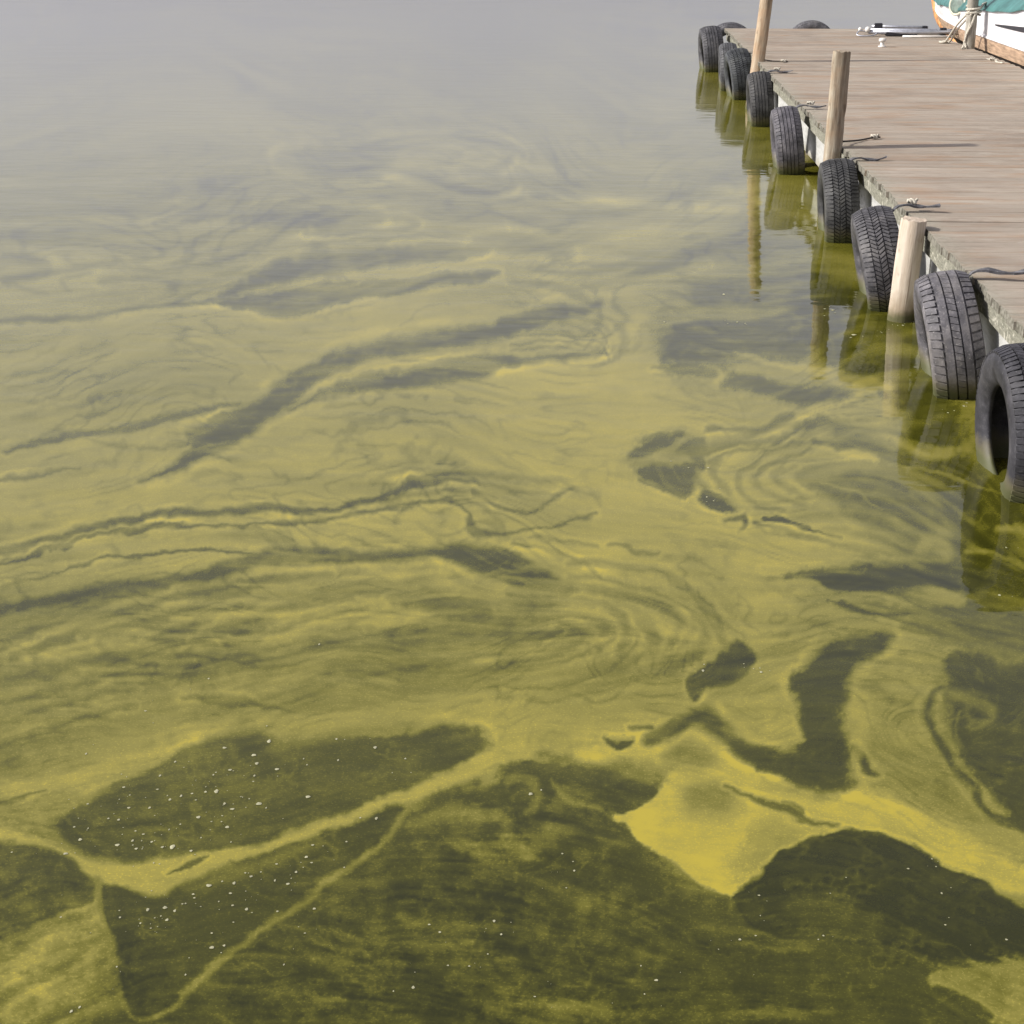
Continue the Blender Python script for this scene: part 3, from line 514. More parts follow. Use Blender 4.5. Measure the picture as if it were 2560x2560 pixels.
('L',0.22,0.00234,0.6,[-1.784,13.042,0.018,-1.716,13.232,0.03,-1.608,13.372,0.04,-1.486,13.493,0.045,-1.333,13.567,0.045,-1.163,13.523,0.04,-1.027,13.374,0.03,-0.929,13.198,0.018]),
('L',0.6,0.00234,0.6,[-1.772,13.48,0.018,-1.509,13.658,0.031,-1.21,13.678,0.04,-0.912,13.517,0.045,-0.718,13.154,0.044,-0.714,12.74,0.038,-0.843,12.417,0.028,-1.044,12.192,0.016]),
('L',0.22,0.00234,0.6,[-1.99,13.05,0.018,-1.912,13.449,0.03,-1.731,13.805,0.041,-1.417,13.981,0.047,-1.07,13.854,0.046,-0.812,13.534,0.04,-0.643,13.156,0.03,-0.571,12.732,0.017]),
('L',0.6,0.00234,0.6,[-1.971,13.657,0.018,-1.816,13.955,0.031,-1.577,14.165,0.042,-1.279,14.153,0.047,-1.011,13.963,0.047,-0.782,13.736,0.041,-0.571,13.474,0.03,-0.439,13.125,0.018]),
('L',0.25,0.00234,0.55,[-2.662,8.186,0.011,-2.694,8.228,0.019,-2.693,8.273,0.026,-2.663,8.309,0.029,-2.625,8.338,0.029,-2.578,8.362,0.026,-2.516,8.37,0.02,-2.452,8.353,0.012]),
('L',0.62,0.00234,0.55,[-2.794,8.178,0.011,-2.816,8.23,0.019,-2.801,8.281,0.026,-2.778,8.327,0.029,-2.755,8.374,0.029,-2.714,8.417,0.026,-2.643,8.438,0.02,-2.564,8.436,0.012]),
('L',0.25,0.00234,0.55,[-2.814,8.061,0.011,-2.857,8.121,0.019,-2.882,8.18,0.025,-2.917,8.239,0.029,-2.944,8.303,0.029,-2.925,8.365,0.026,-2.863,8.411,0.02,-2.796,8.448,0.012]),
('L',0.62,0.00234,0.55,[-3.033,8.195,0.012,-3.023,8.31,0.02,-2.989,8.421,0.026,-2.914,8.529,0.03,-2.765,8.599,0.03,-2.574,8.602,0.027,-2.394,8.564,0.02,-2.225,8.514,0.012]),
('L',0.25,0.00234,0.55,[-2.917,7.969,0.011,-3.037,8.067,0.019,-3.151,8.177,0.025,-3.203,8.308,0.029,-3.147,8.431,0.029,-3.028,8.525,0.026,-2.9,8.61,0.02,-2.743,8.686,0.012]),
('L',0.62,0.00234,0.55,[-3.213,8.155,0.011,-3.286,8.256,0.02,-3.327,8.368,0.026,-3.276,8.471,0.03,-3.166,8.548,0.03,-3.066,8.623,0.027,-2.972,8.711,0.02,-2.833,8.776,0.012]),
('P',0.1,0.01169,0.9,[-0.375,3.084,-0.245,3.177,-0.057,3.254,0.184,3.165,0.118,3.019,0.236,2.751,0.335,2.734,0.479,2.921,0.721,2.975,0.9,2.748,0.961,2.609,0.872,2.283,-0.821,2.198,-0.707,2.508,-0.507,2.81]),
('L',0.14,0.00663,0.8,[-0.594,2.804,0.035,-0.476,2.79,0.069,-0.358,2.767,0.051]),
('L',0.12,0.00663,0.8,[-0.581,2.581,0.011,-0.475,2.595,0.033,-0.366,2.601,0.038,-0.232,2.617,0.027,-0.134,2.648,0.016]),
('L',0.14,0.00663,0.8,[-0.741,2.384,0.015,-0.615,2.352,0.025,-0.483,2.321,0.02]),
('L',0.12,0.00663,0.8,[-0.578,2.423,0.01,-0.502,2.435,0.031,-0.37,2.418,0.021,-0.239,2.386,0.03,-0.137,2.376,0.015]),
('L',0.14,0.00663,0.8,[-0.116,2.858,0.023,-0.028,2.823,0.046,0.098,2.8,0.034]),
('L',0.08,0.00663,0.8,[-0.139,2.527,0.042,-0.064,2.498,0.063,0.03,2.47,0.031]),
('L',0.14,0.00663,0.8,[0.057,2.676,0.033,0.167,2.663,0.049,0.29,2.634,0.033]),
('L',0.12,0.00663,0.8,[0.031,2.423,0.015,0.183,2.407,0.02,0.386,2.425,0.01]),
('L',0.1,0.00663,0.8,[0.349,2.568,0.016,0.475,2.525,0.037,0.629,2.517,0.047]),
('L',0.58,0.00585,0.55,[-0.375,2.97,0.024,-0.295,3.029,0.043,-0.172,3.013,0.036]),
('L',0.55,0.00585,0.55,[-0.284,2.901,0.018,-0.163,2.856,0.029]),
('L',0.46,0.00585,0.55,[-0.637,2.587,0.009,-0.498,2.568,0.008,-0.358,2.533,0.01,-0.2,2.558,0.007]),
('L',0.46,0.00585,0.55,[-0.669,2.483,0.007,-0.537,2.482,0.006,-0.402,2.464,0.007]),
('L',0.42,0.00585,0.55,[-0.517,2.525,0.007,-0.352,2.483,0.01,-0.127,2.503,0.007]),
('L',0.42,0.00585,0.55,[-0.76,2.422,0.007,-0.65,2.396,0.007,-0.44,2.368,0.009]),
('L',0.62,0.00585,0.55,[-0.364,2.628,0.014,-0.329,2.603,0.014,-0.301,2.604,0.005]),
('L',0.66,0.00585,0.55,[-0.159,2.907,0.035,-0.122,2.868,0.047,-0.098,2.859,0.023]),
('L',0.4,0.00585,0.55,[-0.123,2.76,0.034,-0.026,2.718,0.05,0.074,2.695,0.033]),
('L',0.46,0.00585,0.55,[-0.061,2.975,0.024,0.029,2.938,0.03,0.1,2.91,0.018]),
('L',0.5,0.00585,0.55,[0.324,2.584,0.006,0.374,2.561,0.007,0.468,2.558,0.005]),
('L',0.5,0.00585,0.55,[0.082,2.457,0.005,0.113,2.45,0.005]),
('L',0.4,0.00585,0.55,[-0.12,2.377,0.02,0.031,2.369,0.025,0.23,2.357,0.03,0.481,2.385,0.02]),
('L',0.3,0.00585,0.55,[0.498,2.698,0.011,0.626,2.651,0.016,0.718,2.579,0.014]),
('L',0.36,0.00585,0.55,[0.247,2.632,0.016,0.353,2.62,0.022,0.455,2.574,0.011]),
('P',0.16,0.00234,0.9,[-0.183,3.233,-0.068,3.249,0.028,3.242,0.104,3.199,0.186,3.156,0.151,3.072,0.089,3.01,-0.001,3.005,-0.092,3.017,-0.172,3.035]),
('L',0.5,0.00273,0.7,[-0.174,3.173,0.025,-0.123,3.188,0.023,-0.089,3.096,0.015,-0.117,3.038,0.015]),
('L',0.45,0.00234,0.7,[-0.067,3.191,0.009,-0.021,3.099,0.015,0.047,3.046,0.012]),
('P',0.2,0.00468,1,[-1.183,2.903,-1.218,2.944,-1.144,3.031,-1.068,3.14,-0.998,3.217,-0.946,3.27,-0.89,3.344,-0.82,3.361,-0.752,3.325,-0.655,3.343,-0.493,3.377,-0.364,3.431,-0.274,3.395,-0.238,3.344,-0.242,3.28,-0.311,3.202,-0.398,3.126,-0.485,3.07,-0.619,2.947,-0.749,2.852,-0.86,2.821,-0.959,2.795,-1.06,2.8,-1.125,2.838,-1.16,2.872]),
('L',0.45,0.00585,0.6,[-0.792,3.356,0.011,-0.742,3.306,0.026,-0.626,3.364,0.027,-0.498,3.411,0.027,-0.425,3.428,0.02]),
('L',0.26,0.00585,0.6,[-0.919,3.323,0.02,-0.88,3.21,0.039,-0.82,3.177,0.038]),
('P',0.2,0.00195,1,[-1.306,2.859,-1.205,2.862,-1.133,2.825,-1.076,2.775,-1.035,2.714,-1.013,2.649,-1.082,2.6,-1.179,2.516]),
('P',0.12,0.00312,1,[-1.014,2.705,-0.971,2.717,-0.905,2.682,-0.864,2.722,-0.791,2.774,-0.688,2.839,-0.584,2.917,-0.478,3.02,-0.416,3.079,-0.405,3.035,-0.429,2.925,-0.481,2.83,-0.552,2.728,-0.619,2.633,-0.68,2.533,-0.737,2.431,-0.775,2.359,-0.808,2.327,-0.855,2.332,-0.888,2.376,-0.924,2.496,-0.97,2.579]),
('L',0.84,0.0039,1,[-1.317,2.888,0.036,-1.236,2.882,0.03,-1.163,2.844,0.02,-1.102,2.803,0.021,-1.054,2.761,0.04,-1.003,2.744,0.051,-0.932,2.759,0.057,-0.853,2.791,0.037,-0.773,2.827,0.026,-0.694,2.872,0.019,-0.589,2.949,0.017,-0.481,3.044,0.018,-0.407,3.091,0.027,-0.308,3.178,0.036,-0.218,3.263,0.043,-0.149,3.31,0.052]),
('L',0.84,0.00507,0.9,[-0.963,2.727,0.023,-0.91,2.701,0.039,-0.876,2.703,0.028,-0.842,2.747,0.017,-0.766,2.795,0.012]),
('L',0.4,0.00663,0.7,[-0.831,2.705,0.023,-0.758,2.756,0.034,-0.68,2.8,0.029,-0.577,2.876,0.018]),
('L',0.22,0.00117,0.9,[-0.885,2.748,0.003,-0.852,2.789,0.014,-0.811,2.823,0.003]),
('L',0.52,0.00292,0.85,[-1.032,2.728,0.017,-0.993,2.623,0.012,-0.942,2.503,0.011,-0.887,2.376,0.009,-0.844,2.31,0.011,-0.801,2.301,0.011,-0.766,2.344,0.013,-0.728,2.416,0.015,-0.677,2.516,0.014,-0.61,2.615,0.014,-0.525,2.739,0.015,-0.433,2.904,0.015,-0.4,3.063,0.011]),
('L',0.72,0.00468,0.7,[-1.105,2.445,0.031,-1.054,2.514,0.027,-0.995,2.587,0.011]),
('L',0.72,0.00585,0.7,[-1.129,2.395,0.021,-1.031,2.369,0.041,-0.957,2.38,0.031]),
('L',0.28,0.0039,0.8,[-1.101,2.319,0.025,-1.039,2.392,0.015,-0.974,2.485,0.011]),
('L',0.3,0.00468,0.7,[-1.16,2.509,0.011,-1.095,2.555,0.022,-1.027,2.603,0.011]),
('L',0.3,0.00351,0.8,[-0.998,2.271,0.02,-0.928,2.336,0.015,-0.894,2.376,0.005]),
('L',0.9,0.00585,0.95,[0.015,3.319,0.052,0.159,3.319,0.059,0.251,3.343,0.072,0.325,3.278,0.071,0.405,3.179,0.063,0.491,3.114,0.068,0.577,3.073,0.073,0.693,3.046,0.115,0.797,2.966,0.118,0.89,2.864,0.086,0.965,2.805,0.056]),
('P',0.95,0.00175,1,[0.084,3.01,0.139,3.06,0.191,3.156,0.246,3.255,0.347,3.236,0.421,3.145,0.488,3.036,0.591,3.003,0.501,2.946,0.436,2.886,0.37,2.804,0.345,2.764,0.335,2.725,0.326,2.745,0.299,2.757,0.251,2.788,0.181,2.883,0.119,2.974]),
('P',0.6,0.01461,0.85,[0.418,3.0,0.511,3.026,0.596,2.998,0.501,2.946,0.421,2.855,0.37,2.794,0.369,2.853]),
('L',0.4,0.01169,0.9,[0.276,3.114,0.068,0.331,3.111,0.08]),
('L',0.42,0.01169,0.85,[0.25,3.318,0.072,0.287,3.294,0.071]),
('L',0.48,0.00779,0.7,[0.092,3.247,0.045,0.137,3.225,0.038]),
('L',0.2,0.00175,0.9,[0.351,3.164,0.004,0.4,3.126,0.009,0.458,3.09,0.021,0.492,3.069,0.024,0.529,3.025,0.012,0.59,3.014,0.004]),
('L',0.35,0.00117,0.8,[0.473,3.113,0.005,0.507,3.092,0.009,0.52,3.048,0.005]),
('P',0.02,0.00195,1,[0.335,2.725,0.356,2.773,0.403,2.845,0.461,2.908,0.519,2.952,0.596,2.995,0.681,2.976,0.782,2.892,0.869,2.824,0.884,2.768,0.949,2.681,0.914,2.547,0.764,2.548,0.71,2.537,0.639,2.575,0.537,2.595,0.405,2.605,0.346,2.655]),
('P',0.22,0.00974,0.7,[0.42,2.74,0.535,2.774,0.632,2.687,0.67,2.602,0.539,2.612,0.437,2.65]),
('P',0.5,0.00429,0.95,[0.723,2.525,0.915,2.551,0.855,2.323,0.793,2.349,0.731,2.42,0.697,2.472]),
('P',0.1,0.00234,0.95,[0.694,2.456,0.722,2.45,0.76,2.414,0.78,2.374,0.739,2.39,0.707,2.426]),
('P',0.62,0.00468,0.8,[0.822,2.447,0.897,2.482,0.86,2.345,0.814,2.372]),
('P',0.08,0.00507,1,[0.683,3.935,0.783,4.004,0.875,4.016,0.847,3.924,0.759,3.81,0.703,3.684,0.668,3.538,0.662,3.39,0.645,3.239,0.654,3.177,0.561,3.181,0.462,3.248,0.376,3.356,0.452,3.334,0.539,3.354,0.581,3.438,0.577,3.562,0.569,3.678,0.624,3.795]),
('L',0.14,0.00429,0.95,[0.163,3.365,0.016,0.208,3.406,0.033,0.264,3.476,0.041,0.313,3.493,0.061,0.361,3.414,0.047,0.406,3.332,0.046,0.478,3.279,0.052]),
('L',0.22,0.00156,0.8,[0.506,3.184,0.004,0.565,3.164,0.009,0.647,3.174,0.005]),
('P',0.13,0.00234,1,[0.283,3.67,0.315,3.756,0.38,3.854,0.441,3.973,0.472,3.905,0.476,3.827,0.404,3.699,0.323,3.647,0.291,3.579]),
('P',0.15,0.00136,1,[0.055,3.385,0.081,3.371,0.13,3.373,0.11,3.334,0.074,3.339]),
('L',0.18,0.00175,0.9,[0.132,3.422,0.013,0.172,3.438,0.015]),
('L',0.3,0.00234,0.8,[0.16,3.378,0.026,0.201,3.419,0.033,0.23,3.461,0.02]),
('L',0.7,0.00779,0.7,[0.395,3.429,0.04,0.462,3.432,0.074,0.517,3.449,0.047]),
('L',0.52,0.00779,0.6,[0.348,3.607,0.049,0.453,3.702,0.064,0.531,3.767,0.05]),
('P',0.09,0.00234,1,[0.631,4.426,0.774,4.478,1.029,4.52,1.247,4.533,1.198,4.32,1.078,4.353,0.912,4.325,0.788,4.295,0.724,4.325,0.703,4.377]),
('P',0.12,0.00234,0.95,[0.699,4.252,0.78,4.241,0.887,4.176,1.011,4.175,0.918,4.134,0.806,4.154,0.722,4.223]),
('P',0.7,0.00273,0.8,[0.786,4.284,0.954,4.337,1.09,4.334,1.149,4.241,1.046,4.199,0.908,4.21]),
('L',0.3,0.00312,0.7,[0.929,4.067,0.031,1.017,4.054,0.031,1.067,4.005,0.015]),
('P',0.09,0.00468,1,[1.006,3.854,1.091,3.882,1.14,3.782,1.236,3.772,1.044,3.042,0.978,3.114,0.947,3.242,0.935,3.391,0.946,3.552,0.987,3.714]),
('L',0.12,0.00234,0.9,[0.961,3.69,0.017,0.9,3.592,0.018,0.885,3.467,0.017,0.902,3.326,0.026,0.92,3.205,0.025,0.943,3.092,0.022,1.012,3.051,0.03]),
('L',0.46,0.00273,0.7,[0.915,3.551,0.014,0.914,3.416,0.013,0.926,3.29,0.009]),
('L',0.42,0.0039,0.7,[0.978,3.654,0.028,1.037,3.614,0.035,1.066,3.531,0.02,0.992,3.473,0.013]),
('L',0.4,0.00156,0.7,[0.977,3.554,0.007,0.943,3.43,0.007,0.955,3.366,0.005]),
('P',0.5,0.00974,0.7,[0.755,3.408,0.851,3.361,0.907,3.146,0.96,3.038,0.87,3.033,0.777,3.174]),
('L',0.12,0.00195,0.9,[0.677,3.365,0.01,0.686,3.302,0.022,0.694,3.253,0.015,0.709,3.23,0.005]),
('L',0.74,0.0039,0.7,[0.738,3.627,0.042,0.722,3.486,0.04,0.663,3.276,0.013]),
('P',0.4,0.00585,0.7,[0.152,5.493,0.228,5.691,0.386,5.779,0.475,5.71,0.455,5.377,0.359,5.06,0.224,5.239]),
('P',0.2,0.00175,0.95,[0.162,5.485,0.227,5.659,0.333,5.75,0.386,5.776,0.327,5.624,0.243,5.519]),
('P',0.24,0.00175,0.95,[0.338,5.532,0.392,5.689,0.477,5.71,0.454,5.464,0.455,5.377,0.415,5.404,0.412,5.506]),
('P',0.2,0.00195,0.95,[0.197,5.372,0.279,5.417,0.356,5.395,0.416,5.409,0.394,5.207,0.353,5.06,0.277,5.134,0.224,5.239]),
('L',0.66,0.00117,0.9,[0.162,5.464,0.008,0.28,5.455,0.014,0.419,5.456,0.01]),
('L',0.55,0.00156,0.7,[0.352,5.703,0.01,0.314,5.546,0.016,0.384,5.55,0.01]),
('L',0.24,0.00117,0.8,[0.196,5.251,0.008,0.268,5.147,0.008,0.348,5.046,0.006]),
('P',0.12,0.00156,0.95,[0.414,5.154,0.453,5.098,0.51,4.949,0.441,4.933,0.397,5.023]),
('L',0.2,0.00156,0.9,[0.471,4.855,0.009,0.518,4.881,0.022,0.519,4.786,0.016]),
('L',0.09,0.00097,0.95,[0.608,4.89,0.018,0.66,4.871,0.023,0.731,4.797,0.018,0.777,4.753,0.009,0.836,4.71,0.004]),
('L',0.34,0.00136,0.85,[0.463,5.524,0.016,0.52,5.618,0.024,0.606,5.685,0.025,0.743,5.723,0.017,0.838,5.874,0.021,0.876,5.926,0.009]),
('L',0.3,0.00156,0.85,[0.484,5.84,0.019,0.6,5.845,0.017,0.719,5.885,0.028,0.83,6.027,0.032]),
('L',0.34,0.00117,0.8,[0.476,5.436,0.008,0.578,5.59,0.008,0.735,5.644,0.007,0.836,5.728,0.005]),
('L',0.3,0.00156,0.85,[0.879,5.91,0.025,0.963,5.982,0.026,1.015,5.9,0.015]),
('L',0.24,0.00175,0.9,[0.887,5.73,0.021,0.959,5.656,0.029,1.077,5.64,0.03,1.16,5.485,0.024]),
('L',0.4,0.00117,0.8,[0.603,5.314,0.01,0.663,5.431,0.016,0.764,5.465,0.012,0.964,5.49,0.008]),
('P',0.26,0.00429,0.9,[0.746,5.307,0.901,5.385,1.093,5.381,1.191,5.141,1.259,5.067,1.276,4.895,1.221,4.641,1.082,4.803,0.959,4.855,0.853,5.047]),
('L',0.6,0.00097,0.85,[0.836,5.229,0.01,0.941,5.141,0.009,1.02,5.005,0.005]),
('L',0.62,0.00468,0.8,[1.093,4.679,0.052,1.158,4.749,0.061,1.182,4.617,0.043]),
('L',0.34,0.00156,0.7,[0.558,4.835,0.009,0.681,4.748,0.012,0.839,4.644,0.01,0.982,4.586,0.007]),
('P',0.2,0.00663,0.95,[0.505,8.29,0.91,8.632,1.253,8.65,1.034,6.945,0.746,6.863,0.489,6.616,0.331,6.755,0.293,7.09,0.385,7.489,0.508,7.818]),
('L',0.42,0.00234,0.7,[0.349,7.237,0.026,0.411,7.491,0.04,0.553,7.656,0.027]),
('P',0.18,0.00273,0.95,[0.57,6.439,0.665,6.617,0.833,6.552,0.99,6.433,1.128,6.294,0.901,6.172,0.751,6.313,0.621,6.364]),
('L',0.34,0.00175,0.8,[0.292,6.69,0.01,0.421,6.654,0.031,0.555,6.558,0.016]),
('L',0.82,0.00175,0.9,[0.666,6.917,0.01,0.805,6.844,0.024,0.915,6.764,0.036,1.053,6.645,0.052,1.157,6.41,0.034,1.257,6.339,0.023]),
('L',0.78,0.00273,0.9,[1.124,6.732,0.024,1.246,6.613,0.047,1.356,6.578,0.023]),
('P',0.12,0.00779,0.85,[1.253,8.65,1.605,7.603,1.562,6.206,1.467,5.545,1.533,5.107,1.509,4.907,1.382,4.42,1.166,4.389,1.267,4.895,1.127,5.354,1.276,6.191,1.101,6.816,1.076,7.576]),  # pier's reflection painted in: low value darkens the water beside it
('L',0.78,0.00273,0.9,[1.083,6.688,0.024,1.175,6.529,0.042,1.305,6.418,0.041]),
('L',0.72,0.00312,0.9,[1.191,5.714,0.031,1.29,5.596,0.06,1.474,5.62,0.05]),
('L',0.58,0.00117,0.85,[1.127,5.411,0.014,1.266,5.375,0.014,1.358,5.269,0.013,1.437,5.206,0.009,1.555,5.159,0.007]),
('L',0.66,0.00234,0.85,[1.375,4.829,0.027,1.437,4.833,0.035,1.469,4.788,0.026]),
('L',0.6,0.00136,0.85,[1.235,4.631,0.014,1.301,4.623,0.017,1.401,4.522,0.015]),
('L',0.3,0.0039,0.7,[1.006,5.787,0.083,1.12,5.605,0.061,1.148,5.429,0.024]),
]
BASE_DENSITY = [(-8.59,25.2,0.28),(-1.85,25.55,0.28),(2.36,25.76,0.28),(6.15,25.95,0.28),(-5.7,15.84,0.36),(-2.31,16.45,0.38),(0.47,17.07,0.36),(-3.93,12.47,0.46),(-1.52,10.7,0.6),(0.31,10.4,0.56),(-0.49,12.64,0.52),(-2.86,8.9,0.56),(-2.19,6.67,0.58),(-0.94,6.41,0.66),(0.29,5.56,0.86),(0.1,6.3,0.8),(0.82,6.74,0.62),(1.13,5.79,0.7),(-1.58,5.29,0.72),(-0.79,5.33,0.77),(-0.71,4.71,0.77),(-1.46,4.54,0.74),(0.17,4.49,0.84),(0.49,4.43,0.8),(-0.87,3.75,0.54),(-1.36,3.89,0.5),(-0.3,3.94,0.52),(0.15,4.03,0.56),(-1.17,3.25,0.68),(-0.26,3.43,0.76),(0.41,3.43,0.72),(0.88,3.83,0.66),(0.8,3.4,0.62),(-0.85,2.36,0.45),(-1.07,2.56,0.55),(-0.19,2.44,0.18),(0.43,2.47,0.16),(0.91,3.03,0.68),(1.67,15.0,0.4),(0.95,8.05,0.38),(1.27,7.41,0.35),(1.23,4.81,0.3),(1.22,4.19,0.2),(1.04,3.6,0.2)]
TEXTURE_AMOUNT = [(-1.85,25.55,0.02),(-4.41,15.9,0.05),(0.36,12.68,0.12),(-2.47,8.64,0.16),(0.59,9.08,0.2),(-1.43,6.54,0.12),(0.29,5.56,0.06),(-0.18,4.74,0.1),(-1.48,4.92,0.1),(-1.05,3.9,0.42),(-0.3,4.01,0.5),(0.15,3.89,0.36),(-1.03,3.23,0.3),(-0.13,3.46,0.14),(0.53,3.39,0.16),(1.05,4.8,0.22),(0.24,2.91,0.05),(-0.5,3.21,0.12),(0.01,3.0,0.5),(-0.21,2.69,0.55),(-0.09,2.44,0.6),(-0.4,2.43,0.55),(0.44,2.58,0.3),(0.77,2.65,0.25),(-1.04,2.47,0.5),(-0.76,2.66,0.1),(1.0,3.41,0.2)]
MARBLING = [(-4.28,13.65,0.6),(-1.78,12.58,0.9),(0.35,12.16,0.8),(-0.66,9.01,0.7),(-2.4,8.37,0.7),(0.43,9.07,0.9),(-1.9,6.52,0.75),(-0.52,7.03,0.85),(0.37,7.57,0.9),(0.3,5.69,0.35),(-0.2,5.25,0.6),(-1.62,5.47,0.7),(-0.36,4.83,0.85),(-1.56,4.58,0.6),(-1.05,3.9,0.75),(0.08,3.96,1.0),(0.68,5.41,0.9),(1.1,5.6,0.6),(0.01,3.44,0.45),(-1.03,3.23,0.45),(0.48,3.52,0.4),(0.8,3.4,0.55),(-0.83,2.96,0.06),(-0.65,2.67,0.05),(-0.22,2.79,0.35),(0.25,2.95,0.1),(0.55,2.64,0.1),(-8.59,25.2,0),(-1.85,25.55,0),(-0.69,17.5,0.35),(6.15,25.95,0)]
EDDIES = [(-1.13,13.03,0.487,0.91),(-2.29,12.02,0.371,-0.7),(0.45,11.44,0.428,0.77),(-3.03,8.47,0.33,1.32),(-1.76,10.29,0.356,-0.56),(0.11,7.67,0.35,1.44),(-0.2,7.14,0.228,-1.2),(0.82,7.59,0.319,1.08),(0.45,5.51,0.22,-2.16),(0.81,5.41,0.255,2.16),(-0.4,4.78,0.196,1.98),(0.12,3.83,0.22,-1.98),(-0.36,4.26,0.178,1.62),(-0.99,4.35,0.198,-1.26),(0.49,3.57,0.166,1.8),(0.89,3.54,0.177,-1.98),(-0.11,3.35,0.119,1.44),(-1.15,3.7,0.174,1.08),(-1.56,6.07,0.265,-1.26),(0.86,4.66,0.172,1.44),(-0.09,2.98,0.144,1.8),(-0.43,2.64,0.121,-1.44)]
FLECKS = [(-0.775,3.322,0.0086),(-0.879,3.285,0.0066),(-0.799,3.254,0.0085),(-0.784,3.215,0.0071),(-0.842,3.182,0.0064),(-0.73,3.191,0.007),(-0.778,3.159,0.0051),(-1.004,3.148,0.0051),(-0.984,3.213,0.0045),(-0.877,3.158,0.0038),(-0.994,3.087,0.0044),(-1.076,3.092,0.005),(-0.953,3.045,0.0056),(-0.931,3.062,0.0056),(-0.908,3.073,0.0044),(-0.878,3.082,0.005),(-0.853,3.085,0.0087),(-0.822,3.034,0.0055),(-0.799,3.012,0.0067),(-0.742,3.038,0.0098),(-0.722,3.021,0.0037),(-0.634,3.073,0.0081),(-1.039,3.005,0.0055),(-0.991,3.008,0.0055),(-1.048,2.955,0.0048),(-1.073,2.959,0.0042),(-0.869,2.974,0.0067),(-0.794,2.938,0.0066),(-0.903,2.944,0.0036),(-0.923,2.921,0.0036),(-0.997,2.912,0.0036),(-0.976,2.9,0.0042),(-1.111,2.872,0.0065),(-0.993,2.874,0.0053),(-0.949,2.871,0.0047),(-1.022,2.855,0.0071),(-0.976,2.843,0.0053),(-0.92,2.852,0.0053),(-0.898,2.854,0.01),(-0.853,2.841,0.0053),(-0.507,3.305,0.0072),(-0.426,3.256,0.0045),(-0.609,3.341,0.0046),(-0.589,3.24,0.0045),(-0.674,3.243,0.0032),(-0.661,3.215,0.0032),(-0.74,3.863,0.0052),(-1.003,3.643,0.0043),(-1.125,3.459,0.0048),(-1.212,3.239,0.0046),(-1.139,3.017,0.0043),(-1.066,2.979,0.0024),(-1.14,2.921,0.0042),(-1.107,2.917,0.003),(-0.835,2.958,0.003),(-0.812,2.959,0.003),(-0.595,2.831,0.0058),(-0.58,2.81,0.004),(-0.655,2.801,0.004),(-0.701,2.753,0.0051),(-0.716,2.765,0.0034),(-0.683,2.77,0.0029),(-0.647,2.741,0.004),(-0.732,2.727,0.0057),(-0.784,2.716,0.0079),(-0.759,2.732,0.0034),(-0.732,2.691,0.0045),(-0.75,2.661,0.0028),(-0.607,2.774,0.0046),(-0.617,2.73,0.0056),(-0.804,2.671,0.0033),(-0.824,2.649,0.0033),(-0.834,2.625,0.0049),(-0.857,2.635,0.0066),(-0.891,2.626,0.0061),(-0.842,2.594,0.0055),(-0.858,2.606,0.0027),(-0.869,2.599,0.0027),(-0.941,2.597,0.0038),(-0.949,2.62,0.0028),(-0.868,2.565,0.0027),(-0.907,2.668,0.0022),(-0.686,2.638,0.0055),(-0.621,2.634,0.0038),(-0.704,2.593,0.0027),(-0.589,2.877,0.0047),(-0.506,2.796,0.0034),(-0.462,2.99,0.0061),(-0.499,2.991,0.0036),(-0.516,2.894,0.0035),(-0.729,2.51,0.0069),(-0.706,2.517,0.0043),(-1.126,2.817,0.007),(-1.063,2.592,0.0033),(-1.246,2.816,0.0035),(-0.546,2.647,0.005),(-0.551,2.565,0.0032),(-0.575,2.464,0.0031),(-0.278,2.582,0.0043),(-0.302,2.606,0.0038),(-0.17,2.624,0.0049),(-0.153,2.581,0.0038),(-0.313,2.409,0.0051),(-0.252,2.478,0.0031),(-0.21,2.478,0.0031),(-0.761,2.424,0.0031),(-0.902,2.441,0.0031),(-0.176,2.517,0.0026),(-0.938,2.32,0.004),(-0.95,2.308,0.005),(-0.588,3.34,0.0026),(-0.45,3.189,0.0025),(-0.405,3.192,0.0025),(-0.114,3.112,0.0081),(-0.09,3.13,0.0037),(-0.035,2.872,0.0035),(-0.008,2.809,0.004),(-0.024,2.746,0.0028),(-0.011,2.843,0.0029),(0.382,2.74,0.0039),(0.329,2.589,0.0048),(0.499,2.61,0.0032),(0.487,2.597,0.0027),(0.156,2.454,0.0051),(0.362,2.603,0.0032),(0.753,2.658,0.0033),(0.768,2.767,0.0039),(0.776,2.864,0.0029),(0.714,2.853,0.004),(0.773,2.893,0.0029),(0.866,2.616,0.0037),(0.575,2.814,0.0023),(0.33,3.757,0.0072),(0.487,3.757,0.0065),(0.486,3.78,0.0029),(1.255,4.294,0.0072),(1.366,4.668,0.0052),(0.533,2.755,0.0022),(0.378,2.67,0.0022),(-0.078,2.394,0.003),(0.132,2.412,0.0025),(0.719,8.088,0.0141),(0.74,7.507,0.0105),(0.777,7.483,0.0079),(1.282,7.294,0.0166),(1.248,7.773,0.0149),(1.211,7.798,0.0095),(1.562,6.181,0.0099),(1.583,6.225,0.0066),(1.477,6.087,0.0065),(0.379,7.489,0.0105),(1.551,7.487,0.0091),(1.422,7.34,0.0064),(0.453,5.377,0.0069),(0.428,5.076,0.0074),(0.449,5.039,0.0046),(0.319,5.442,0.0059),(0.38,5.373,0.0049)]

NV, NU = 820, 1120
V_FAR, V_NEAR, U_L, U_R = 0.043, 1.0, -0.60, 0.46      # rows by H/y, columns by x/y: finer near the shore
Vs = np.linspace(V_NEAR, V_FAR, NV)
Us = np.linspace(U_L, U_R, NU)
dV, dU = abs(Vs[1] - Vs[0]), Us[1] - Us[0]

